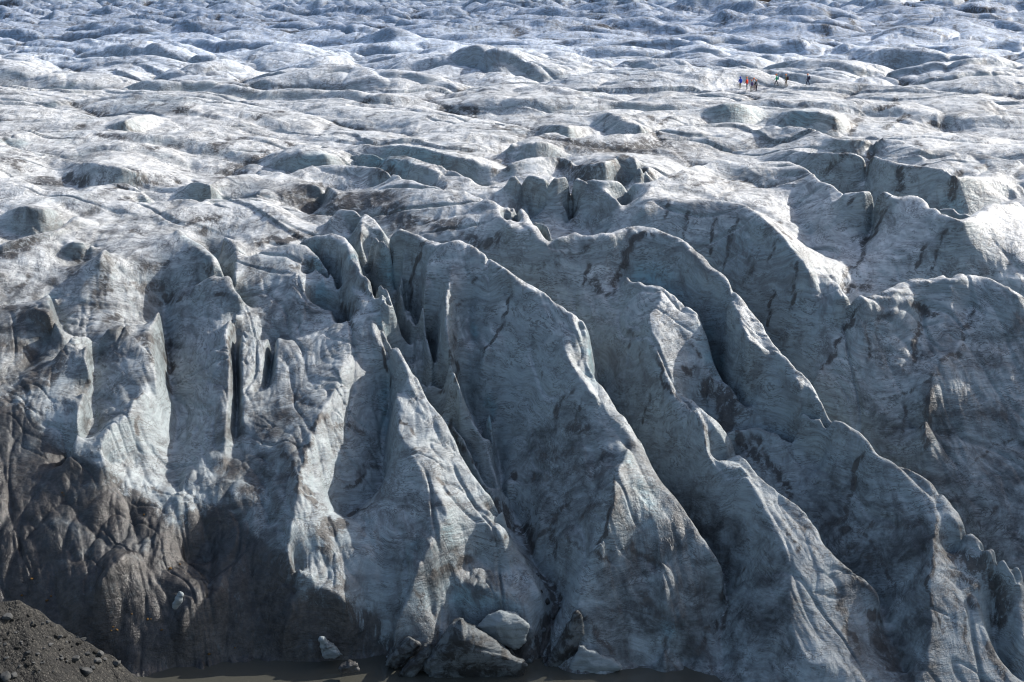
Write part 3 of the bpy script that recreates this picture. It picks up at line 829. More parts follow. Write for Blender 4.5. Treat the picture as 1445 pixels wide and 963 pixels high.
Sd(5, .9, (3, 3, '975,20 965,120 950,220 948,320 920,370 925,450 945,530 970,600 1000,680')); Sd(22, .8, (3, 3, '1010,245 1120,280 1280,290')); Sd(12, .5, (3, 3, '1000,300 1180,420 1190,560'))
Sd(22, .7, (3, 3, '1260,400 1330,450 1300,600 1400,520')); Sd(14, .9, (3, 3, '1240,720 1300,830 1380,930')); Sd(8, .5, (3, 3, '1150,650 1130,740 1150,810'))
Sd(9, .4, (3, 3, '1040,60 1120,110')); Sd(16, .35, (3, 3, '1000,350 1080,500 1150,640'))
Sd(9, .75, (3, 3, '380,450 430,530 440,620 490,720 540,800')); Sd(20, .7, (3, 3, '640,640 670,740 720,850 770,930')); Sd(14, .6, (3, 3, '580,570 650,620'))
Sd(8, .5, (3, 3, '130,90 160,160 210,250')); Sd(6, .5, (3, 3, '640,480 540,390 450,330')); Sd(8, .6, (3, 3, '460,560 430,600'))
Sd(10, .6, (2, 3, '1210,400 1210,560 1205,700')); Sd(8, .7, (2, 3, '1190,600 1110,710 1040,840')); Sd(6, .4, (2, 3, '1330,300 1240,450'))
# bright-facet fin and dirty humps
Sd(6, .8, (2, 1, '835,730 860,830 870,900'), (2, 2, '880,90 950,180')); Sd(8, .7, (2, 1, '980,810 1030,840 1060,800')); Sd(6, .6, (2, 1, '1010,670 1040,700 1090,760'))
Sd(22, .9, (2, 2, '1080,130 1150,110 1230,180 1310,230')); Sd(20, .8, (2, 2, '1180,200 1240,260 1200,340')); Sd(14, .8, (2, 2, '1290,350 1330,440 1390,490 1440,530'))
Sd(10, .7, (2, 2, '1350,370 1430,440')); Sd(10, .8, (3, 2, '0,470 60,600 110,680 150,770')); Sd(5, .7, (2, 2, '1080,290 1105,380 1115,470')); Sd(8, .4, (2, 2, '860,150 860,400'))
Sd(7, .5, (2, 2, '800,140 770,240 740,330')); Sd(8, .5, (2, 1, '630,590 690,620 650,710')); Sd(6, .4, (2, 1, '730,690 740,760')); Sd(7, .4, (2, 2, '1120,360 1150,460'))
# central fin
Sd(6, .75, (1, 1, '960,90 930,160 890,240 880,330 890,440')); Sd(6, .7, (1, 1, '1440,370 1410,540 1350,640 1280,720')); Sd(8, .5, (1, 1, '1300,240 1240,330'))
Sd(8, .6, (1, 1, '1110,600 1120,720 1140,830 1160,900')); Sd(6, .5, (1, 1, '1200,430 1130,460')); Sd(8, .4, (1, 1, '600,20 600,120'))
Sd(14, .65, (2, 2, '330,350 400,370 470,350')); Sd(7, .5, (2, 2, '420,170 380,270 370,370')); Sd(10, .5, (2, 2, '350,100 280,230 240,310'))
Sd(20, .45, (2, 2, '160,480 260,490 400,470')); Sd(16, .55, (2, 2, '80,600 130,620')); Sd(10, .5, (2, 2, '530,480 500,560')); Sd(22, .35, (2, 2, '190,620 380,600 560,580'))
Sd(12, .7, (2, 2, '300,720 270,820 200,900')); Sd(12, .55, (2, 2, '380,830 450,790 560,740')); Sd(5, .9, (2, 2, '590,610 585,760 560,850 530,950'), (2, 3, '530,130 470,210'))
Sd(18, .95, (1, 2, '1330,800 1390,790 1440,880'), (2, 2, '30,900 110,960'), (2, 3, '120,290')); Sd(14, .9, (2, 3, '150,330 240,450 280,540 210,640 170,760 160,900')); Sd(10, .8, (2, 2, '0,580 30,650'))
Sd(7, .6, (2, 3, '660,150 720,240 860,310 890,360')); Sd(8, .6, (2, 3, '480,240 560,290')); Sd(18, .4, (2, 3, '700,440 780,530 900,600')); Sd(10, .6, (2, 3, '370,560 430,610 500,720 610,830'))
Sd(7, .5, (2, 2, '160,20 175,70')); Sd(6, .5, (2, 3, '290,110 340,170 420,210')); Sd(9, .5, (2, 3, '150,130 250,110 260,300')); Sd(7, .4, (2, 3, '980,580 880,740 880,850'))
Sd(16, .8, (2, 3, '130,860 240,900 420,900')); Sd(18, .7, (1, 3, '950,900 1100,860 1300,840 1440,900'))
# slabs, bright slab fin and left crevasse
Sd(5, .7, (1, 2, '805,270 860,330 920,400')); Sd(5, .8, (1, 2, '1010,610 1080,670')); Sd(7, .5, (1, 2, '1080,710 1180,780')); Sd(7, .7, (1, 2, '1110,300 1140,380 1180,470'))
Sd(4, .6, (1, 2, '1020,140 1100,130 1150,180')); Sd(7, .5, (1, 2, '1220,480 1260,600')); Sd(4, .8, (1, 1, '720,640 730,750 765,880'), (1, 2, '770,120'))
Sd(14, .6, (1, 1, '440,455 500,460 560,500')); Sd(7, .7, (1, 1, '570,480 530,520 560,570')); Sd(8, .5, (1, 1, '570,310 640,370 720,400')); Sd(7, .5, (1, 1, '460,220 480,190 500,230'))
Sd(9, .8, (1, 3, '970,390 1040,350 1150,310 1250,240')); Sd(6, .7, (1, 3, '880,450 960,480 930,550')); Sd(6, .6, (1, 3, '1330,170 1440,140')); Sd(8, .4, (1, 2, '1300,850 1380,920'))
Sd(6, .6, (1, 2, '520,690 590,640 640,600')); Sd(14, .55, (1, 2, '380,280 440,320 560,350 640,400')); Sd(7, .8, (1, 2, '380,220 340,330 290,470 260,570 250,650'))
Sd(20, .85, (1, 2, '350,930 430,920 490,870'), (1, 3, '390,90 370,200')); Sd(16, .6, (1, 3, '380,50 410,170 470,280')); Sd(8, .8, (1, 2, '140,420 160,480 240,640 260,740')); Sd(16, .6, (1, 2, '250,650 290,730 380,790'))
Sd(26, .55, (1, 2, '20,400 160,280 300,260')); Sd(18, .5, (1, 2, '100,200 250,170 360,220')); Sd(6, .7, (1, 2, '690,760 590,800 480,890')); Sd(10, .4, (1, 2, '700,560 600,560'))
# left blocks
Sd(9, .95, (1, 1, '0,95 100,80 200,70 300,45')); Sd(8, .6, (1, 1, '190,210 250,240 330,200')); Sd(6, .5, (1, 1, '300,520 230,580')); Sd(6, .4, (1, 1, '0,480 100,560'))
Sd(6, .8, (0, 1, '1330,520 1310,620 1300,700 1310,830')); Sd(14, .85, (0, 1, '920,440 980,410 1030,390')); Sd(10, .9, (0, 1, '935,600 945,720 960,860'), (0, 2, '960,150')); Sd(16, .9, (0, 1, '780,640 830,640 840,700'))
Sd(8, .7, (0, 1, '820,700 860,770')); Sd(9, .7, (0, 1, '1150,240 1190,250 1180,290')); Sd(5, .8, (0, 1, '1200,390 1290,380')); Sd(8, .5, (0, 1, '560,480 600,380 640,340'))
Sd(14, .7, (0, 1, '600,540 680,510')); Sd(18, .85, (0, 1, '120,480 230,500 320,580')); Sd(12, .8, (0, 1, '0,440 90,470 130,560')); Sd(14, .8, (0, 1, '0,180 60,160 130,100 200,80'))
Sd(10, .5, (0, 1, '30,390 130,320 200,270')); Sd(20, .5, (0, 1, '600,120 580,300 540,500')); Sd(16, .5, (0, 1, '340,240 420,250 470,180')); Sd(14, .45, (0, 1, '720,290 860,220 1000,200')); Sd(16, .5, (0, 1, '700,370 800,330 940,340'))
Sd(22, .65, (0, 1, '0,650 120,680 180,800')); Sd(20, .7, (0, 1, '200,700 180,860 120,930')); Sd(18, .6, (0, 1, '340,700 250,900')); Sd(6, .7, (0, 2, '480,130 520,70 510,20')); Sd(6, .6, (0, 2, '740,190 820,130'))
Sd(6, .8, (0, 2, '770,270 775,380')); Sd(7, .5, (0, 2, '790,650 850,680 920,720')); Sd(22, .6, (0, 2, '60,100 40,240 180,220'))
# dirty base at the left
for wdt, st, pp in ((46, .9, '100,900 250,780 330,700'), (60, .75, '0,560 60,700 20,880'), (44, .8, '200,560 320,560 420,640'), (50, .8, '420,780 520,760 650,860'), (46, .9, '560,900 720,780 900,870'),
                    (40, .7, '600,660 700,740 690,900'), (40, .8, '1000,900 1180,880 1300,900'), (36, .5, '1260,520 1380,600 1420,780')):
    Sd(wdt, st, (0, 2, pp))
for wdt, st, pp in ((60, 1.0, '0,260 120,220 240,330'), (70, 1.0, '40,420 260,470 420,560'), (70, .85, '420,260 520,420 480,620'), (70, 1.0, '600,560 760,600 900,500'), (60, .7, '700,230 800,350 750,460'),
                    (60, 1.0, '1000,180 1060,320 960,460'), (70, .95, '560,720 760,760 960,650'), (70, .9, '760,840 960,800 1240,780'), (70, .8, '1100,620 1280,640 1420,560'), (60, .85, '1180,300 1300,380 1440,300'), (60, .75, '1160,480 1300,520 1440,440')):
    Sd(wdt, st, (0, 3, pp))
for wdt, st, pp in ((70, .85, '0,340 100,420 180,560'), (60, .8, '0,620 160,680 240,760'), (50, .85, '300,560 420,620 560,640'), (46, .95, '560,660 640,700 700,760'), (30, .7, '280,440 400,520 520,560'), (30, .8, '440,400 520,430'), (40, .7, '330,720 450,790 560,800'), (24, .8, '800,800 900,760'), (20, .8, '880,870 960,800')):
    Sd(wdt, st, (1, 3, pp))
# upper plateau
Sd(9, .6, (1, 0, '0,200 60,170 180,150')); Sd(9, .5, (1, 0, '600,90 690,80')); Sd(8, .5, (1, 0, '640,170 700,170')); Sd(6, .6, (1, 0, '450,190 390,270')); Sd(7, .5, (1, 0, '600,350 680,350'))
Sd(30, .7, (1, 0, '180,640 300,690 330,740')); Sd(34, .7, (1, 0, '420,680 560,660 760,640')); Sd(30, .6, (1, 0, '780,680 820,760 900,800')); Sd(24, .6, (1, 0, '960,760 1060,820 1160,740'))
Sd(20, .6, (1, 0, '120,620 300,580 420,580')); Sd(14, .6, (1, 0, '680,480 820,520')); Sd(18, .6, (1, 0, '1160,850 1280,900 1420,880')); Sd(8, .6, (1, 0, '1350,480 1440,485'))
Sd(10, .6, (1, 0, '1180,130 1280,170')); Sd(12, .7, (1, 0, '1360,230 1420,250')); Sd(20, .6, (1, 0, '1120,350 1200,380')); Sd(10, .6, (1, 0, '170,310 210,340')); Sd(12, .5, (1, 0, '60,380 110,380'))
Sd(8, .7, (2, 0, '550,430 600,400 670,390')); Sd(14, .7, (2, 0, '740,480 760,530')); Sd(10, .8, (2, 0, '820,160 820,220')); Sd(5, .5, (2, 0, '820,400 850,435')); Sd(14, .5, (2, 0, '70,570 80,600'))
Sd(8, .6, (2, 0, '840,220 920,190')); Sd(8, .5, (2, 0, '980,570 1200,540 1400,560')); Sd(8, .5, (2, 0, '900,520 1000,490')); Sd(10, .5, (2, 0, '640,340 700,330')); Sd(8, .5, (2, 0, '0,240 90,250 180,265'))
Sd(9, .9, (3, 0, '470,290 500,240 540,190 570,180')); Sd(8, .8, (3, 0, '610,130 680,130 740,110 740,60')); Sd(9, .7, (3, 0, '660,270 700,230 760,190 840,195')); Sd(7, .7, (3, 0, '380,270 410,190')); Sd(8, .6, (3, 0, '920,220 1010,250'))
Sd(9, .75, (3, 0, '610,380 580,430 575,500')); Sd(8, .8, (3, 0, '775,450 760,560 745,620')); Sd(9, .7, (3, 0, '1100,505 1060,550 1075,680')); Sd(10, .5, (3, 0, '320,500 400,450 470,400')); Sd(8, .5, (3, 0, '820,460 900,440'))
Sd(12, .6, (3, 0, '1180,470 1300,450')); Sd(8, .6, (3, 0, '700,690 620,800 540,950')); Sd(8, .5, (3, 0, '1030,810 1010,880')); Sd(8, .6, (3, 0, '500,650 480,690')); Sd(8, .7, (3, 0, '60,770 130,880 190,960'))
Sd(8, .7, (3, 0, '840,330 900,350')); Sd(7, .7, (3, 0, '1040,320 1080,290'))
Sd(16, .9, (0, 0, '180,540 300,545 440,550 510,590')); Sd(12, .7, (0, 0, '580,610 660,590 740,575')); Sd(10, .7, (0, 0, '690,650 770,655')); Sd(14, .6, (0, 0, '120,480 20,430 180,410')); Sd(8, .5, (0, 0, '760,320 850,350 1060,360'))
Sd(8, .6, (0, 0, '960,510 1000,560')); Sd(10, .6, (0, 0, '1200,390 1240,330 1400,300')); Sd(12, .6, (0, 0, '1090,790 1180,760 1260,740')); Sd(14, .6, (0, 0, '1160,850 1200,840')); Sd(12, .6, (0, 0, '740,850 830,820'))
Sd(10, .6, (0, 0, '400,110 460,110')); Sd(9, .7, (0, 0, '410,240 460,240')); Sd(12, .5, (0, 0, '800,110 940,100')); Sd(10, .5, (0, 0, '1000,150 1080,130')); Sd(9, .5, (0, 0, '540,290 720,290'))
# clear blue ice
Sb(26, .8, (1, 1, '300,330 380,410 430,410')); Sb(16, .9, (1, 1, '540,150 560,200')); Sb(20, .8, (1, 1, '330,130 390,230')); Sb(18, .7, (1, 1, '610,450 640,480')); Sb(20, .9, (1, 1, '720,200 760,280 840,360'))
Sb(14, .7, (1, 2, '745,80 740,280 720,380')); Sb(10, .8, (1, 1, '90,700 80,880')); Sb(14, .8, (1, 1, '690,520 730,590')); Sb(10, .9, (1, 1, '1210,570 1250,650')); Sb(12, .7, (1, 2, '1340,170 1340,350'))
Sb(30, .9, (2, 2, '720,650 780,720 820,860')); Sb(18, .7, (2, 2, '660,500 700,560')); Sb(24, .8, (2, 1, '420,640 440,800 520,900')); Sb(22, .8, (2, 1, '1080,580 1120,720 1180,840')); Sb(26, .7, (2, 1, '700,290 850,290 960,400'))
Sb(30, .8, (1, 3, '1120,440 1250,480 1440,520')); Sb(16, .7, (1, 3, '1090,90 1100,170')); Sb(20, .7, (1, 3, '860,260 930,180')); Sb(20, .7, (2, 3, '880,700 960,640')); Sb(24, .9, (1, 0, '620,410 740,440 860,480'))
Sb(20, .6, (1, 0, '700,380 900,390 1100,450')); Sb(20, .6, (1, 0, '250,440 400,430')); Sb(18, .6, (3, 0, '200,780 250,840')); Sb(16, .8, (3, 0, '1000,700 1120,720')); Sb(20, .6, (2, 0, '1200,150 1400,160')); Sb(20, .6, (3, 0, '120,190 260,180'))
Sb(12, .7, (2, 0, '110,730 190,830')); Sb(14, .6, (0, 1, '1020,60 1100,100 1200,180')); Sb(12, .6, (0, 1, '300,380 300,480')); Sb(16, .6, (0, 0, '30,350 150,310'))

# sheets of silt-grey ice; lower right ones also paint in dimmer light (strength, outline in photo pixels)
SILT_SHADE = [(0.95, [(-120, 560), (0, 555), (60, 600), (110, 640), (150, 690), (200, 700), (235, 735), (262, 750), (300, 705), (350, 740), (405, 790), (425, 850), (500, 870), (560, 905), (560, 950), (-120, 950)]),
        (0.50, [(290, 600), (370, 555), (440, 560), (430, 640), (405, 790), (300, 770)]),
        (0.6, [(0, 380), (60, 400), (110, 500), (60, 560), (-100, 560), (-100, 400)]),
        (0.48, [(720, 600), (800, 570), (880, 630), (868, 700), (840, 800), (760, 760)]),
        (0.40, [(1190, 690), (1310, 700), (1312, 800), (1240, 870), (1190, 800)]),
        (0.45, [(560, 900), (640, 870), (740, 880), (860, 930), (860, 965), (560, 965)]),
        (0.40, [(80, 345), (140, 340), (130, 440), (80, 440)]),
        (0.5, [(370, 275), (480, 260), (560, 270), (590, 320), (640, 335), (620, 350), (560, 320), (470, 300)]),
        (0.50, [(880, 620), (1000, 660), (1130, 800), (1130, 1000), (840, 1000), (830, 860)]),  # lower right: silt darkened further to paint in the dim light there
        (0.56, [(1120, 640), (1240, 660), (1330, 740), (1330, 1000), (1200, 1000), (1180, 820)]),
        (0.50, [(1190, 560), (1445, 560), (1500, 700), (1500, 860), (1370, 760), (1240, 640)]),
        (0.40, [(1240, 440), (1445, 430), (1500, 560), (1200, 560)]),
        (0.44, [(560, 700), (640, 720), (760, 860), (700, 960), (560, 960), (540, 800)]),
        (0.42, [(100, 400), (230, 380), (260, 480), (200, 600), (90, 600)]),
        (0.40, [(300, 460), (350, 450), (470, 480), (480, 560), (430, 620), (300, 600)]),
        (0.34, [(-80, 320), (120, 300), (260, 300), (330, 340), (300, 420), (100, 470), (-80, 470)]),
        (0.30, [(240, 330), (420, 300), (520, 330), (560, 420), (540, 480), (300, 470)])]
dirt_a = np.zeros(XA.shape, np.float32); blue_a = np.zeros(XA.shape, np.float32)


def lay_stroke(arr, wpx, st, pts):
    L = 0
    for k in range(len(pts) - 1):
        (x0, y0), (x1, y1) = pts[k], pts[k + 1]
        n = max(1, int(math.hypot(x1 - x0, y1 - y0) / max(2.0, wpx * 0.3)))
        for q in range(n + (k == len(pts) - 2)):
            t_ = q / n
            qx, qy = x0 + (x1 - x0) * t_, y0 + (y1 - y0) * t_
            qx += 0.9 * min(wpx, 12) * float(perlin(np.array([qx / 17.0]), np.array([qy / 17.0]), 89)[0]); qy += 0.7 * min(wpx, 12) * float(perlin(np.array([qx / 15.0]), np.array([qy / 15.0]), 90)[0])
            sx, sy, sz = surf(qx, qy)
            r = math.hypot(sx, sy)
            u_ = (k + t_) / (len(pts) - 1)
            fade = (0.35 + 0.65 * min(1.0, 5 * u_ + 0.1, 5 * (1 - u_) + 0.1)) * (0.85 + 0.5 * float(perlin(np.array([sx * 0.7]), np.array([sy * 0.7 + sz]), 88)[0]))
            rad = max(0.22, 0.5 * wpx / FPX * r * 1.9)
            if r > 130: rad *= 1.2
            i0 = int(np.searchsorted(ALLR, r - rad)); i1 = int(np.searchsorted(ALLR, r + rad)) + 1
            aj = (math.atan2(sx, sy) - AZ0) / H; dj = rad / r / H
            j0 = max(0, int(aj - dj)); j1 = min(NA, int(aj + dj) + 2)
            if i1 - i0 < 1 or j1 - j0 < 1: continue
            sl = (slice(i0, i1), slice(j0, j1))
            d = np.sqrt((XA[sl] - sx) ** 2 + (YA[sl] - sy) ** 2 + (0.7 * (ZA[sl] - sz)) ** 2) / rad
            v = st * fade * (1 - sstep(0.0, 1.0, d))
            arr[sl] = np.maximum(arr[sl], v)


for kind_, w_, s_, pts_ in STR:
    lay_stroke(dirt_a if kind_ == 'dirt' else blue_a, w_, s_, pts_)
# debris washed into the creases between the melt domes
mo_all = mounds(XA, YA)
crease = (1 - sstep(-2.45, -0.5, mo_all)) * sstep(120, 160, RA) * (0.35 + 0.65 * sstep(-.2, .5, fbm(XA / 22, YA / 22, 2, 71)))
dirt_a[NW:] = np.maximum(dirt_a[NW:], far_gap * 0.85 * sstep(-.45, .25, fbm(XF / 16, YF / 16, 3, 504)))
dirt_a = np.maximum(dirt_a, crease.astype(np.float32) * 0.8)
dirt_a = np.maximum(dirt_a, (0.6 * (1 - sstep(0.5, 2.2, ZA))).astype(np.float32) * (AA < 0.03))
silt_shade_a = np.zeros(XA.shape, np.float32)
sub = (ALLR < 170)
for st_, poly in SILT_SHADE:
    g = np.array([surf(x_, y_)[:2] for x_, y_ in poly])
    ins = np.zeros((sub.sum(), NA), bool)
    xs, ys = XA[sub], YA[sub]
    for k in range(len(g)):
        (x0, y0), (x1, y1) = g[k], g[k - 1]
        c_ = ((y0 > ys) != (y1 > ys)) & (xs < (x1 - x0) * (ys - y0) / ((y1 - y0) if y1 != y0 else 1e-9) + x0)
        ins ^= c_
    silt_shade_a[sub] = np.maximum(silt_shade_a[sub], blur(ins.astype(np.float32), 60) * st_)
for nm_, ar_ in (('silt_shade', silt_shade_a), ('dirt', dirt_a), ('blue', blue_a)):
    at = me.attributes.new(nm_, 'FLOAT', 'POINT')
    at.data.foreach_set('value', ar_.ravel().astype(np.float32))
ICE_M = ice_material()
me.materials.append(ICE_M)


# ---------------------------------------------------------------- water
def simple(name, col, rough=0.7, spec=0.3):
    m, t, bb = mat(name)
    bb.inputs['Base Color'].default_value = rgb(*col)
    bb.inputs['Roughness'].default_value = rough
    bb.inputs['Specular IOR Level'].default_value = spec
    return m


wm, wt, wb = mat('silty_water')
NBw = NB(wt)
gp = NBw.n('ShaderNodeNewGeometry').outputs['Position']
wb.inputs['Base Color'].default_value = rgb(0.066, 0.065, 0.054)
wb.inputs['Roughness'].default_value = 0.03
wh = NBw.noise(NBw.mapping(gp, scale=(0.7, 2.2, 1)), 1.4, 3, 0.5)
wt.links.new(NBw.n('ShaderNodeBump', Strength=0.25, Distance=0.03, Height=wh).outputs[0], wb.inputs['Normal'])
bm = bmesh.new()
vs = [bm.verts.new(p_) for p_ in [(-400, -60, 0), (400, -60, 0), (400, 110, 0), (-400, 110, 0)]]
bm.faces.new(vs)
me_w = bpy.data.meshes.new('meltwater_pool'); bm.to_mesh(me_w); bm.free()
water = bpy.data.objects.new('meltwater_pool', me_w); COL.objects.link(water)
water['kind'] = 'structure'
me_w.materials.append(wm)


# ---------------------------------------------------------------- unseen clouds: one over the upper ice, one added to dim the lower front
def shade_cloud_material():
    m, t, bb = mat('shade_cloud')
    N = NB(t)
    geo = N.n('ShaderNodeNewGeometry').outputs['Position']
    n1 = N.noise(geo, 0.006, 6, 0.6)
    oc = N.n('ShaderNodeTexCoord').outputs['Object']
    rad = N.n('ShaderNodeVectorMath', _operation='LENGTH', i0=N.mapping(oc, scale=(1, 1, 0))).outputs['Value']
    edge_ = N.ramp(rad, 0.70, 1.0, 1.0, 0.0)
    f = N.math('MULTIPLY', N.ramp(N.math('MULTIPLY_ADD', edge_, 0.5, n1), 0.55, 0.95), 0.36)
    t.nodes.remove(bb)
    tr = N.n('ShaderNodeBsdfTransparent'); tl = N.n('ShaderNodeBsdfTranslucent', Color=rgb(0.9, 0.9, 0.9))
    mx = N.n('ShaderNodeMixShader', Fac=f, i1=tr.outputs[0], i2=tl.outputs[0])
    t.links.new(mx.outputs[0], t.nodes['Material Output'].inputs[0])
    return m


def shade_cloud(center_ground, size, alt, seed):
    k = (alt - 30) / sun_dir.z
    c = Vector(center_ground) + Vector((sun_dir.x * k, sun_dir.y * k, alt - 30))
    bm = bmesh.new()
    bmesh.ops.create_icosphere(bm, subdivisions=6, radius=1.0)
    P_ = np.array([v.co[:] for v in bm.verts])
    d = 1 + 0.22 * fbm(P_[:, 0] * 2.2 + seed, P_[:, 1] * 2.2 + P_[:, 2], 4, seed)
    for v, q in zip(bm.verts, d):
        v.co *= float(q)
    m = bpy.data.meshes.new('shade_cloud'); bm.to_mesh(m); bm.free()
    for p_ in m.polygons: p_.use_smooth = True
    o = bpy.data.objects.new('shade_cloud', m); COL.objects.link(o)
    o.location = c; o.scale = size
    o['kind'] = 'structure'
    m.materials.append(CLOUD_M)
    return o


CLOUD_M = shade_cloud_material()
shade_cloud((-40, 640, 30), (520, 395, 40), 420, 3)
shade_cloud((55, 62, 8), (95, 42, 14), 300, 9)  # added out of view, only to dim the sun on the lower front

# ---------------------------------------------------------------- far rock ridge behind the ice
def rock_material(name, c1, c2, sc):
    m, t, bb = mat(name)
    N = NB(t)
    pos = N.n('ShaderNodeNewGeometry').outputs['Position']
    n1 = N.noise(pos, sc, 8, 0.7); n2 = N.noise(pos, sc * 7, 6, 0.7)
    col = N.mix(N.ramp(n1, 0.35, 0.65), rgb(*c1), rgb(*c2))
    col = N.mix(N.ramp(n2, 0.5, 0.75, 0, 0.6), col, rgb(*[q * 0.5 for q in c1]))
    t.links.new(col, bb.inputs['Base Color'])
    bb.inputs['Roughness'].default_value = 0.9
    bb.inputs['Specular IOR Level'].default_value = 0.12
    t.links.new(N.n('ShaderNodeBump', Strength=0.7, Distance=0.6 / sc * 0.05, Height=N.math('ADD', n1, N.math('MULTIPLY', n2, 0.3))).outputs[0], bb.inputs['Normal'])
    return m


ra = np.linspace(-0.5, 0.5, 500); rr = np.linspace(880, 1500, 90)
RM, AM = np.meshgrid(rr, ra, indexing='ij')
XM, YM = RM * np.sin(AM), RM * np.cos(AM)
ZM = 6 + (RM - 880) * 0.33 * (1 + 0.4 * fbm(AM * 8, RM / 400, 3, 5)) + 14 * fbm(XM / 60, YM / 60, 5, 9)
mm = grid_mesh('rock_ridge', XM, YM, ZM)
mm.materials.append(rock_material('dark_basalt', (0.018, 0.015, 0.013), (0.04, 0.033, 0.027), 0.04))
mo_ = bpy.data.objects.new('rock_ridge', mm); COL.objects.link(mo_); mo_['kind'] = 'structure'

# ---------------------------------------------------------------- gravel moraine at the lower left
crest = [(-260, 800, 85), (-120, 832, 85.5), (0, 849, 86), (24, 850, 86.1), (48, 862, 86.3), (80, 884, 86.6), (120, 905, 87), (150, 925, 87.3), (176, 946, 87.8)]
cg = []
for px_, py_, r_ in crest:
    az, s_ = ray(px_, py_)
    cg.append((r_ * math.sin(az), r_ * math.cos(az), CAMH - r_ * s_))
gx = np.arange(-48, -20, 0.085); gy = np.arange(66, 92, 0.085)
GY, GX = np.meshgrid(gy, gx, indexing='ij')
GZ = np.full(GX.shape, -50.0)
for (x0, y0, z0), (x1, y1, z1) in zip(cg[:-1], cg[1:]):
    dx, dy = x1 - x0, y1 - y0
    tt = np.clip(((GX - x0) * dx + (GY - y0) * dy) / (dx * dx + dy * dy), 0, 1)
    dd = np.hypot(GX - x0 - tt * dx, GY - y0 - tt * dy)
    side = np.sign((GX - x0) * dy - (GY - y0) * dx)      # +1 on the near side of the crest
    slope = np.where(side > 0, 0.74, 2.2)
    slope = np.where((tt >= 1) & (side <= 0) | (tt >= 1), 1.3, slope)
    GZ = np.maximum(GZ, z0 + tt * (z1 - z0) - slope * (np.sqrt(dd * dd + 0.02) - 0.14))
GZ += 0.35 * fbm(GX / 2.5, GY / 2.5, 3, 44) + 0.10 * fbm(GX / 0.6, GY / 0.6, 3, 45) + 0.10 * np.clip(perlin(GX / 0.33, GY / 0.33, 46), 0.25, 1)
GZ = np.maximum(GZ, -1.5)
mg = grid_mesh('gravel_moraine', GX, GY, GZ)
gravel_m, t_, b_ = mat('moraine_gravel')
N_ = NB(t_)
gpos = N_.n('ShaderNodeNewGeometry').outputs['Position']
vor = N_.n('ShaderNodeTexVoronoi', Vector=gpos, Scale=4.5)
vor2 = N_.n('ShaderNodeTexVoronoi', Vector=gpos, Scale=13.0)
gcol = N_.mix(N_.ramp(N_.n('ShaderNodeSeparateColor', Color=vor.outputs['Color']).outputs[0], 0.2, 1.0), rgb(0.011, 0.0106, 0.0093), rgb(0.038, 0.036, 0.031))
gcol = N_.mix(N_.ramp(N_.noise(gpos, 0.5, 6, 0.7), 0.4, 0.62), rgb(0.009, 0.0088, 0.008), gcol)
gcol = N_.mix(N_.ramp(N_.n('ShaderNodeSeparateColor', Color=vor2.outputs['Color']).outputs[1], 0.86, 0.95, 0, 0.7), gcol, rgb(0.09, 0.084, 0.072))
t_.links.new(gcol, b_.inputs['Base Color']); b_.inputs['Roughness'].default_value = 0.9
t_.links.new(N_.n('ShaderNodeBump', Strength=0.8, Distance=0.15, Height=N_.math('SUBTRACT', 1.0, N_.math('ADD', vor.outputs['Distance'], N_.math('MULTIPLY', vor2.outputs['Distance'], 0.5)))).outputs[0], b_.inputs['Normal'])
mg.materials.append(gravel_m)
moraine = bpy.data.objects.new('gravel_moraine', mg); COL.objects.link(moraine); moraine['kind'] = 'structure'


def moraine_z(x, y):
    j = int(np.clip(round((x - gx[0]) / 0.085), 0, len(gx) - 1)); i = int(np.clip(round((y - gy[0]) / 0.085), 0, len(gy) - 1))
    return float(GZ[i, j])


# ---------------------------------------------------------------- stones
def tag(o, label, cat, group=None):
    o['label'] = label; o['category'] = cat
    if group: o['group'] = group


def stone_mesh(name, seed, m, flat=0.7):
    bm = bmesh.new()
    bmesh.ops.create_icosphere(bm, subdivisions=3, radius=1.0)
    rs = np.random.default_rng(seed)
    planes = [(Vector(rs.normal(size=3)).normalized(), rs.uniform(0.55, 0.85)) for _ in range(9)]
    for v in bm.verts:
        for n_, d_ in planes:
            e = v.co.dot(n_) - d_
            if e > 0: v.co -= n_ * e
        v.co.z *= flat
        v.co *= 1 + 0.04 * rs.normal() * 0.5
    me_ = bpy.data.meshes.new(name); bm.to_mesh(me_); bm.free()
    me_.materials.append(m)
    return me_


stone_mats = [rock_material('grey_stone', (0.05, 0.052, 0.052), (0.11, 0.11, 0.107), 1.6), rock_material('dark_stone', (0.02, 0.0195, 0.018), (0.05, 0.048, 0.043), 1.6),
              rock_material('ochre_stone', (0.09, 0.052, 0.02), (0.15, 0.085, 0.03), 2.0)]
smesh = [[stone_mesh('stone', 10 * k + q, stone_mats[k]) for q in range(3)] for k in range(3)]


def add_stone(kind, q, x, y, z, size, rs):
    o = bpy.data.objects.new('stone', smesh[kind][q]); COL.objects.link(o)
    o.location = (x, y, z + size * 0.22)
    o.scale = (size * rs.uniform(0.8, 1.25), size * rs.uniform(0.8, 1.25), size * rs.uniform(0.75, 1.1))
    o.rotation_euler = (rs.uniform(-.3, .3), rs.uniform(-.3, .3), rs.uniform(0, 6.28))
    return o


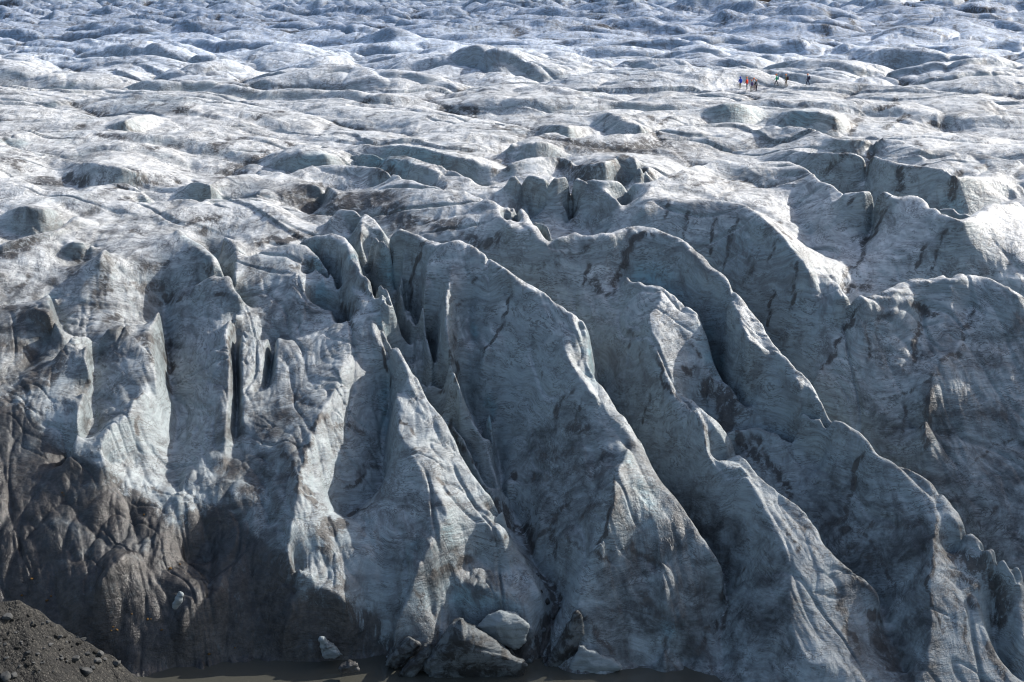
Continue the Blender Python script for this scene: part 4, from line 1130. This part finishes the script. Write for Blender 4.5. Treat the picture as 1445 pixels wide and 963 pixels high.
rs = np.random.default_rng(21)
named = [(50, 858, .30, 0, 'pale rounded stone at the top end of the gravel crest'), (58, 863, .30, 0, 'pale stone second down from the top of the gravel crest'),
         (80, 876, .42, 0, 'largest bluish grey boulder on the gravel crest'), (90, 881, .34, 0, 'grey boulder just below the largest one on the crest'),
         (116, 896, .34, 1, 'flat dark grey slab halfway down the gravel crest'), (140, 924, .30, 0, 'pale grey block low on the gravel slope'),
         (166, 941, .36, 0, 'pale stone at the waterline tip of the gravel'), (120, 949, .42, 0, 'flat pale stone by the water below the gravel slope'),
         (8, 957, .45, 0, 'pale boulder in the bottom left corner'), (20, 956, .3, 0, 'small stone beside the corner boulder'), (10, 876, .34, 0, 'bluish stone high on the gravel near the left edge')]


def surf_m(px, py):
    az, s_ = ray(px, py)
    for r in np.arange(72, 92, 0.05):
        x, y = r * math.sin(az), r * math.cos(az)
        if CAMH - r * s_ < max(moraine_z(x, y), 0.0): return x, y
    return x, y


for px_, py_, sz, k, lab in named:
    x, y = surf_m(px_, py_)
    o = add_stone(k, rs.integers(3), x, y, moraine_z(x, y), sz, rs)
    tag(o, lab, 'stone', 'boulders on the gravel moraine')
n = 0
while n < 90:
    px_ = rs.uniform(0, 175); py_ = rs.uniform(850, 955)
    top = np.interp(px_, [c[0] for c in crest], [c[1] for c in crest])
    if py_ < top + 1: continue
    x, y = surf_m(px_, py_)
    z = moraine_z(x, y)
    if z < 0: continue
    k = 0 if rs.random() < 0.5 else 1
    o = add_stone(k, rs.integers(3), x, y, z, float(np.clip(rs.lognormal(-2.3, 0.45), 0.06, 0.3)), rs)
    tag(o, 'small ' + ('pale grey' if k == 0 else 'dark grey') + ' stone among the loose gravel of the moraine', 'stone', ('pale' if k == 0 else 'dark') + ' stones scattered over the gravel moraine')
    n += 1
for px_, py_ in [(90, 700), (88, 697), (203, 727), (45, 818), (31, 843), (72, 842), (208, 876), (213, 875), (160, 889), (157, 893), (165, 890), (254, 797), (332, 918), (240, 803), (228, 890), (295, 924), (186, 870), (66, 848)]:
    sx, sy, sz = surf(px_, py_)
    o = add_stone(2, rs.integers(3), sx, sy, sz, rs.uniform(0.07, 0.13), rs)
    tag(o, 'small ochre stone lying on the dark dirty ice', 'stone', 'ochre stones on the dirty ice')

# ---------------------------------------------------------------- loose ice blocks at the water's edge
def block_material(name, cl, dk, amt):
    m, t, bb = mat(name)
    N = NB(t)
    pos = N.n('ShaderNodeNewGeometry').outputs['Position']
    n1 = N.noise(pos, 0.9, 8, 0.72, 0.5); n2 = N.noise(N.mapping(pos, rot=(0.5, -0.4, 0), scale=(0.5, 0.5, 5)), 1.0, 6, 0.65)
    col = N.mix(N.ramp(n2, 0.45, 0.7, 0, 0.55), rgb(*cl), rgb(0.11, 0.112, 0.115))
    col = N.mix(N.ramp(n1, 0.62 - amt, 0.80 - amt, 0, 0.92), col, rgb(*dk))
    t.links.new(col, bb.inputs['Base Color']); bb.inputs['Roughness'].default_value = 0.5
    bb.inputs['Specular IOR Level'].default_value = 0.35
    t.links.new(N.n('ShaderNodeBump', Strength=0.7, Distance=0.25, Height=N.math('ADD', n1, N.math('MULTIPLY', n2, 0.5))).outputs[0], bb.inputs['Normal'])
    return m


bm_clean = block_material('clean_block_ice', (0.24, 0.275, 0.285), (0.05, 0.048, 0.046), 0.08)
bm_dirty = block_material('dirty_block_ice', (0.13, 0.148, 0.155), (0.020, 0.019, 0.018), 0.22)
bm_black = block_material('silty_block_ice', (0.09, 0.09, 0.09), (0.022, 0.021, 0.02), 0.2)


def ice_block(label, outline, r0, thick, m, bulge=0.6, seed=0, name='ice_block', cat='ice block', apex=None):
    """a lump of ice with the outline seen from the shore, real thickness and an uneven front"""
    bm = bmesh.new()
    n = len(outline)
    cx = sum(p[0] for p in outline) / n; cy = sum(p[1] for p in outline) / n
    if apex: cx, cy = apex
    def pt(px, py, r):
        az, s_ = ray(px, py)
        return Vector((r * math.sin(az), r * math.cos(az), CAMH - r * s_))
    f = [bm.verts.new(pt(x, y, r0)) for x, y in outline]
    c0 = sum((v.co for v in f), Vector()) / n
    bk = [bm.verts.new(c0 + (v.co - c0) * 0.72 + Vector((c0.x, c0.y, 0)).normalized() * thick + Vector((0, 0, -0.25 * thick))) for v in f]
    fc = bm.verts.new(pt(cx, cy, r0 - bulge)); bc = bm.verts.new(sum((v.co for v in bk), Vector()) / n + Vector((0, 0.3 * thick, 0)))
    for i in range(n):
        j = (i + 1) % n
        bm.faces.new((f[i], f[j], fc)); bm.faces.new((f[j], f[i], bk[i], bk[j])); bm.faces.new((bk[j], bk[i], bc))
    bmesh.ops.recalc_face_normals(bm, faces=bm.faces)
    bmesh.ops.subdivide_edges(bm, edges=bm.edges[:], cuts=3, use_grid_fill=True)
    bmesh.ops.triangulate(bm, faces=bm.faces[:])
    for _ in range(1): bmesh.ops.subdivide_edges(bm, edges=bm.edges[:], cuts=1)
    for _ in range(4): bmesh.ops.smooth_vert(bm, verts=bm.verts[:], factor=0.5, use_axis_x=True, use_axis_y=True, use_axis_z=True)
    bm.normal_update()
    co = np.array([v.co[:] for v in bm.verts])
    d = 0.24 * fbm(co[:, 0] / 1.1 + seed, co[:, 1] / 1.1 + co[:, 2] / 0.9, 4, seed) + 0.16 * np.abs(perlin(co[:, 0] / 0.5, co[:, 2] / 0.5 + co[:, 1], seed + 3))
    for v, q in zip(bm.verts, d): v.co += v.normal * float(q)
    base = Vector((c0.x, c0.y, min(0.0, min(v.co.z for v in bm.verts))))
    for v in bm.verts: v.co -= base
    me_ = bpy.data.meshes.new(name); bm.to_mesh(me_); bm.free()
    for p_ in me_.polygons: p_.use_smooth = True
    me_.materials.append(m)
    o = bpy.data.objects.new(name, me_); COL.objects.link(o); o.location = base
    tag(o, label, cat)
    return o


def O(c, r, s): return P((c, r, s))


ice_block('largest dirty rounded ice block standing at the water under the blue recess', O(1, 3, '940,900 960,840 1010,780 1060,690 1110,620 1165,605 1200,650 1270,665 1390,745 1460,810 1560,870 1520,950 1300,975 1000,970'), 87.2, 3.2, bm_dirty, 1.0, 1, apex=P((1, 3, '1180,760'))[0])
ice_block('pale cracked ice block behind the largest dirty one', O(1, 3, '1250,650 1320,575 1400,570 1500,585 1560,640 1530,740 1470,790 1380,750 1300,700'), 88.6, 2.0, bm_clean, 0.6, 5, apex=P((1, 3, '1390,640'))[0])
ice_block('dirty slab of ice leaning left at the water, nearer the recess', O(1, 3, '725,872 780,800 880,700 945,745 900,800 800,890'), 88.2, 1.2, bm_dirty, 0.3, 7)
ice_block('dark striped ice slab half in the water beside the leaning slab', O(1, 3, '800,930 870,860 960,770 1000,740 1010,790 950,880 900,945'), 87.4, 1.3, bm_dirty, 0.35, 8)
ice_block('small dark pointed ice lump standing alone in the pool', O(1, 3, '465,888 505,868 535,846 582,848 590,890 560,915 490,905'), 86.8, 1.0, bm_black, 0.3, 9)
ice_block('small pale blue triangle of ice at the foot of the dirty toe', O(1, 3, '365,700 400,735 450,770 505,810 450,832 390,830 370,780'), 89.4, 0.8, bm_clean, 0.2, 10)
ice_block('steep grey wedge of ice leaning on the toe right of the debris', O(2, 3, '375,540 415,590 420,660 390,760 330,900 250,930 175,930 190,880 280,720'), 88.8, 1.4, bm_dirty, 0.5, 11)
ice_block('low pale wedge of ice at the waterline right of the grey wedge', O(2, 3, '388,750 440,780 560,830 640,880 560,920 450,945 340,940 330,880'), 88.0, 1.3, bm_clean, 0.4, 12)
ice_block('pale sliver of ice in the dark debris at the left', O(0, 3, '1015,450 1032,460 1028,510 1000,550 975,545 985,510'), 91.5, 0.5, bm_clean, 0.1, 13)

# ---------------------------------------------------------------- small fragments fallen between the blocks
frag = [stone_mesh('ice_fragment', 60 + q, bm_dirty, 0.8) for q in range(3)]
for px_, py_ in [(758, 812), (764, 836), (772, 850), (790, 858), (778, 872), (766, 890), (756, 905), (762, 928), (748, 935), (612, 935), (628, 944), (770, 940), (640, 948), (548, 938)]:
    sx, sy, sz = surf(px_, py_)
    sz = max(sz, -0.05)
    o = bpy.data.objects.new('ice_fragment', frag[int(rs.integers(3))]); COL.objects.link(o)
    q = float(rs.uniform(0.14, 0.34)); o.location = (sx, sy, sz + 0.1 * q); o.scale = (q, q * rs.uniform(.7, 1.2), q * rs.uniform(.6, 1)); o.rotation_euler = (rs.uniform(0, 3), rs.uniform(0, 3), rs.uniform(0, 6))
    tag(o, 'small dirty ice fragment lying in the debris between the fallen blocks', 'ice block', 'ice fragments at the foot of the wall')

# ---------------------------------------------------------------- hikers
def cloth(name, c): return simple(name, c, 0.8, 0.2)


skin_m = cloth('skin', (0.45, 0.28, 0.20)); boot_m = cloth('boot_leather', (0.03, 0.028, 0.028))
helm_m = simple('helmet_shell', (0.85, 0.24, 0.05), 0.35, 0.5)


def tube_body(name, joints, edges, mats_of, parent):
    me_ = bpy.data.meshes.new(name)
    me_.from_pydata([j[:3] for j in joints], edges, [])
    o = bpy.data.objects.new(name, me_); COL.objects.link(o)
    sm = o.modifiers.new('skin', 'SKIN'); sm.use_smooth_shade = True
    if not me_.skin_vertices: me_.skin_vertices.new()
    for i, j in enumerate(joints):
        me_.skin_vertices[0].data[i].radius = (j[3], j[4])
    me_.skin_vertices[0].data[0].use_root = True
    ss = o.modifiers.new('sub', 'SUBSURF'); ss.levels = 1; ss.render_levels = 1
    bpy.context.view_layer.update()
    ev = o.evaluated_get(bpy.context.evaluated_depsgraph_get())
    m2 = bpy.data.meshes.new_from_object(ev)
    bpy.data.objects.remove(o)
    m2.name = name
    o = bpy.data.objects.new(name, m2); COL.objects.link(o)
    m2.materials.clear()
    for m_ in mats_of[0]: m2.materials.append(m_)
    for p_ in m2.polygons:
        p_.material_index = mats_of[1](p_.center); p_.use_smooth = True
    o.parent = parent
    return o


def blob(name, m, parent, loc, sc, cut=None, sub=3):
    bm = bmesh.new(); bmesh.ops.create_icosphere(bm, subdivisions=sub, radius=1.0)
    if cut is not None:
        bmesh.ops.delete(bm, geom=[f for f in bm.faces if f.calc_center_median().z < cut], context='FACES')
    for v in bm.verts: v.co = Vector((v.co.x * sc[0] + loc[0], v.co.y * sc[1] + loc[1], v.co.z * sc[2] + loc[2]))
    me_ = bpy.data.meshes.new(name); bm.to_mesh(me_); bm.free()
    for p_ in me_.polygons: p_.use_smooth = True
    me_.materials.append(m)
    o = bpy.data.objects.new(name, me_); COL.objects.link(o); o.parent = parent
    return o


def pack(m, parent, w=0.15, d=0.11, z0=0.98, z1=1.50):
    bm = bmesh.new(); bmesh.ops.create_cube(bm, size=1.0)
    for v in bm.verts:
        v.co = Vector((v.co.x * 2 * w * (0.85 if v.co.z > 0 else 1), -0.20 + v.co.y * 2 * d, (z0 + z1) / 2 + v.co.z * (z1 - z0)))
    bmesh.ops.bevel(bm, geom=bm.edges[:], offset=0.055, segments=3, affect='EDGES')
    me_ = bpy.data.meshes.new('backpack'); bm.to_mesh(me_); bm.free()
    for p_ in me_.polygons: p_.use_smooth = True
    me_.materials.append(m)
    o = bpy.data.objects.new('backpack', me_); COL.objects.link(o); o.parent = parent
    return o


def hiker(label, px, py, heading, stride, jacket, trousers, helmet=True, packm=None, height=1.78, armsw=0.25, lean=0.06):
    """person facing local +Y; heading is the world rotation"""
    sx, sy, sz = surf(px, py, 150)
    root = bpy.data.objects.new('person', None); COL.objects.link(root)
    root.location = (sx, sy, sz - 0.02); root.rotation_euler = (0, 0, heading); s = height / 1.78
    root.scale = (s, s, s)
    tag(root, label, 'person', 'hikers walking in line across the ice')
    st = stride; hz = 0.92 - 0.10 * abs(st)
    J = [(0, 0, hz, .155, .12), (0, lean * .5, hz + .25, .15, .115), (0, lean, hz + .45, .175, .12), (0, lean + .01, hz + .56, .065, .065), (0, lean + .03, hz + .63, .07, .08), (0, lean + .04, hz + .76, .085, .10), (0, lean + .03, hz + .84, .05, .06)]
    E = [(0, 1), (1, 2), (2, 3), (3, 4), (4, 5), (5, 6)]
    for sd_ in (1, -1):
        b0 = len(J); f_ = st * sd_
        J += [(.10 * sd_, 0.02, hz - .08, .095, .10), (.105 * sd_, f_ * .24 + .05, hz * .52, .065, .07), (.105 * sd_, f_ * .36 - .02, .09, .045, .048), (.115 * sd_, f_ * .36 + .13, .045, .04, .035)]
        E += [(0, b0), (b0, b0 + 1), (b0 + 1, b0 + 2), (b0 + 2, b0 + 3)]
        a0 = len(J); g_ = -f_ * armsw / .25
        J += [(.20 * sd_, lean, hz + .46, .065, .065), (.25 * sd_, lean + g_ * .12 - .02, hz + .20, .05, .05), (.24 * sd_, lean + g_ * .3 + .10, hz - .01, .038, .038), (.235 * sd_, lean + g_ * .34 + .15, hz - .09, .03, .042)]
        E += [(2, a0), (a0, a0 + 1), (a0 + 1, a0 + 2), (a0 + 2, a0 + 3)]
    def which(c):
        if c.z > hz + .57: return 2
        if abs(c.x) > .17 and c.z < hz + .02 and c.z > .5: return 2
        if c.z > hz - .04: return 0
        return 3 if c.z < .14 else 1
    tube_body('body', J, E, ([jacket, trousers, skin_m, boot_m], which), root)
    if helmet:
        h = blob('helmet', helm_m, root, (0, lean + .03, hz + .77), (.125, .15, .135), cut=-0.15)
    else:
        blob('hood', jacket, root, (0, lean + .0, hz + .74), (.125, .135, .16), cut=-0.8)
    if packm: pack(packm, root, z0=hz + .02, z1=hz + .56)
    return root


LEFT, AWAY = math.pi / 2, 0.0
hiker('hiker in a blue hooded jacket, last at the left of the group', 1044.5, 125.5, 0.5, .35, cloth('blue_jacket', (0.03, 0.07, 0.42)), cloth('khaki_trousers', (0.20, 0.18, 0.13)), False, cloth('blue_pack', (0.03, 0.08, 0.5)))
hiker('hiker in a red jacket with an orange helmet', 1054.0, 127.0, 0.9, .25, cloth('red_jacket', (0.66, 0.05, 0.025)), cloth('slate_trousers', (0.06, 0.09, 0.13)), True, None, 1.86)
hiker('hiker with a purple pack over a pale jacket, next to the red jacket', 1060.3, 130.0, 0.2, .15, cloth('pale_jacket', (0.45, 0.45, 0.52)), cloth('olive_trousers', (0.10, 0.10, 0.065)), True, cloth('purple_pack', (0.075, 0.045, 0.13)))
hiker('hiker in a light grey jacket standing behind the others', 1064.3, 127.8, 1.4, .2, cloth('grey_jacket', (0.5, 0.52, 0.55)), cloth('brown_trousers', (0.20, 0.15, 0.13)), True, None, 1.80)
hiker('hiker in a black jacket carrying a grey pack, right end of the group', 1067.0, 129.6, 0.4, .2, cloth('black_jacket', (0.02, 0.02, 0.026)), cloth('plum_trousers', (0.04, 0.03, 0.05)), True, cloth('grey_pack', (0.30, 0.31, 0.33)), 1.70)
hiker('hiker in a green and teal jacket striding left', 1095.5, 124.0, LEFT - .2, .75, cloth('green_jacket', (0.03, 0.36, 0.17)), cloth('dark_trousers', (0.025, 0.022, 0.04)), True, cloth('teal_pack', (0.04, 0.26, 0.28)))
hiker('hiker in an olive jacket with a dark pack, arms swinging', 1109.3, 122.8, LEFT, .4, cloth('olive_jacket', (0.12, 0.105, 0.06)), cloth('sand_trousers', (0.17, 0.14, 0.115)), True, cloth('maroon_pack', (0.06, 0.03, 0.045)), 1.85, .4)
hiker('hiker in dark navy walking ahead alone at the right', 1140.0, 121.0, LEFT, .7, cloth('navy_jacket', (0.03, 0.03, 0.06)), cloth('navy_trousers', (0.03, 0.035, 0.07)), True, cloth('navy_pack', (0.05, 0.05, 0.09)), 1.68)
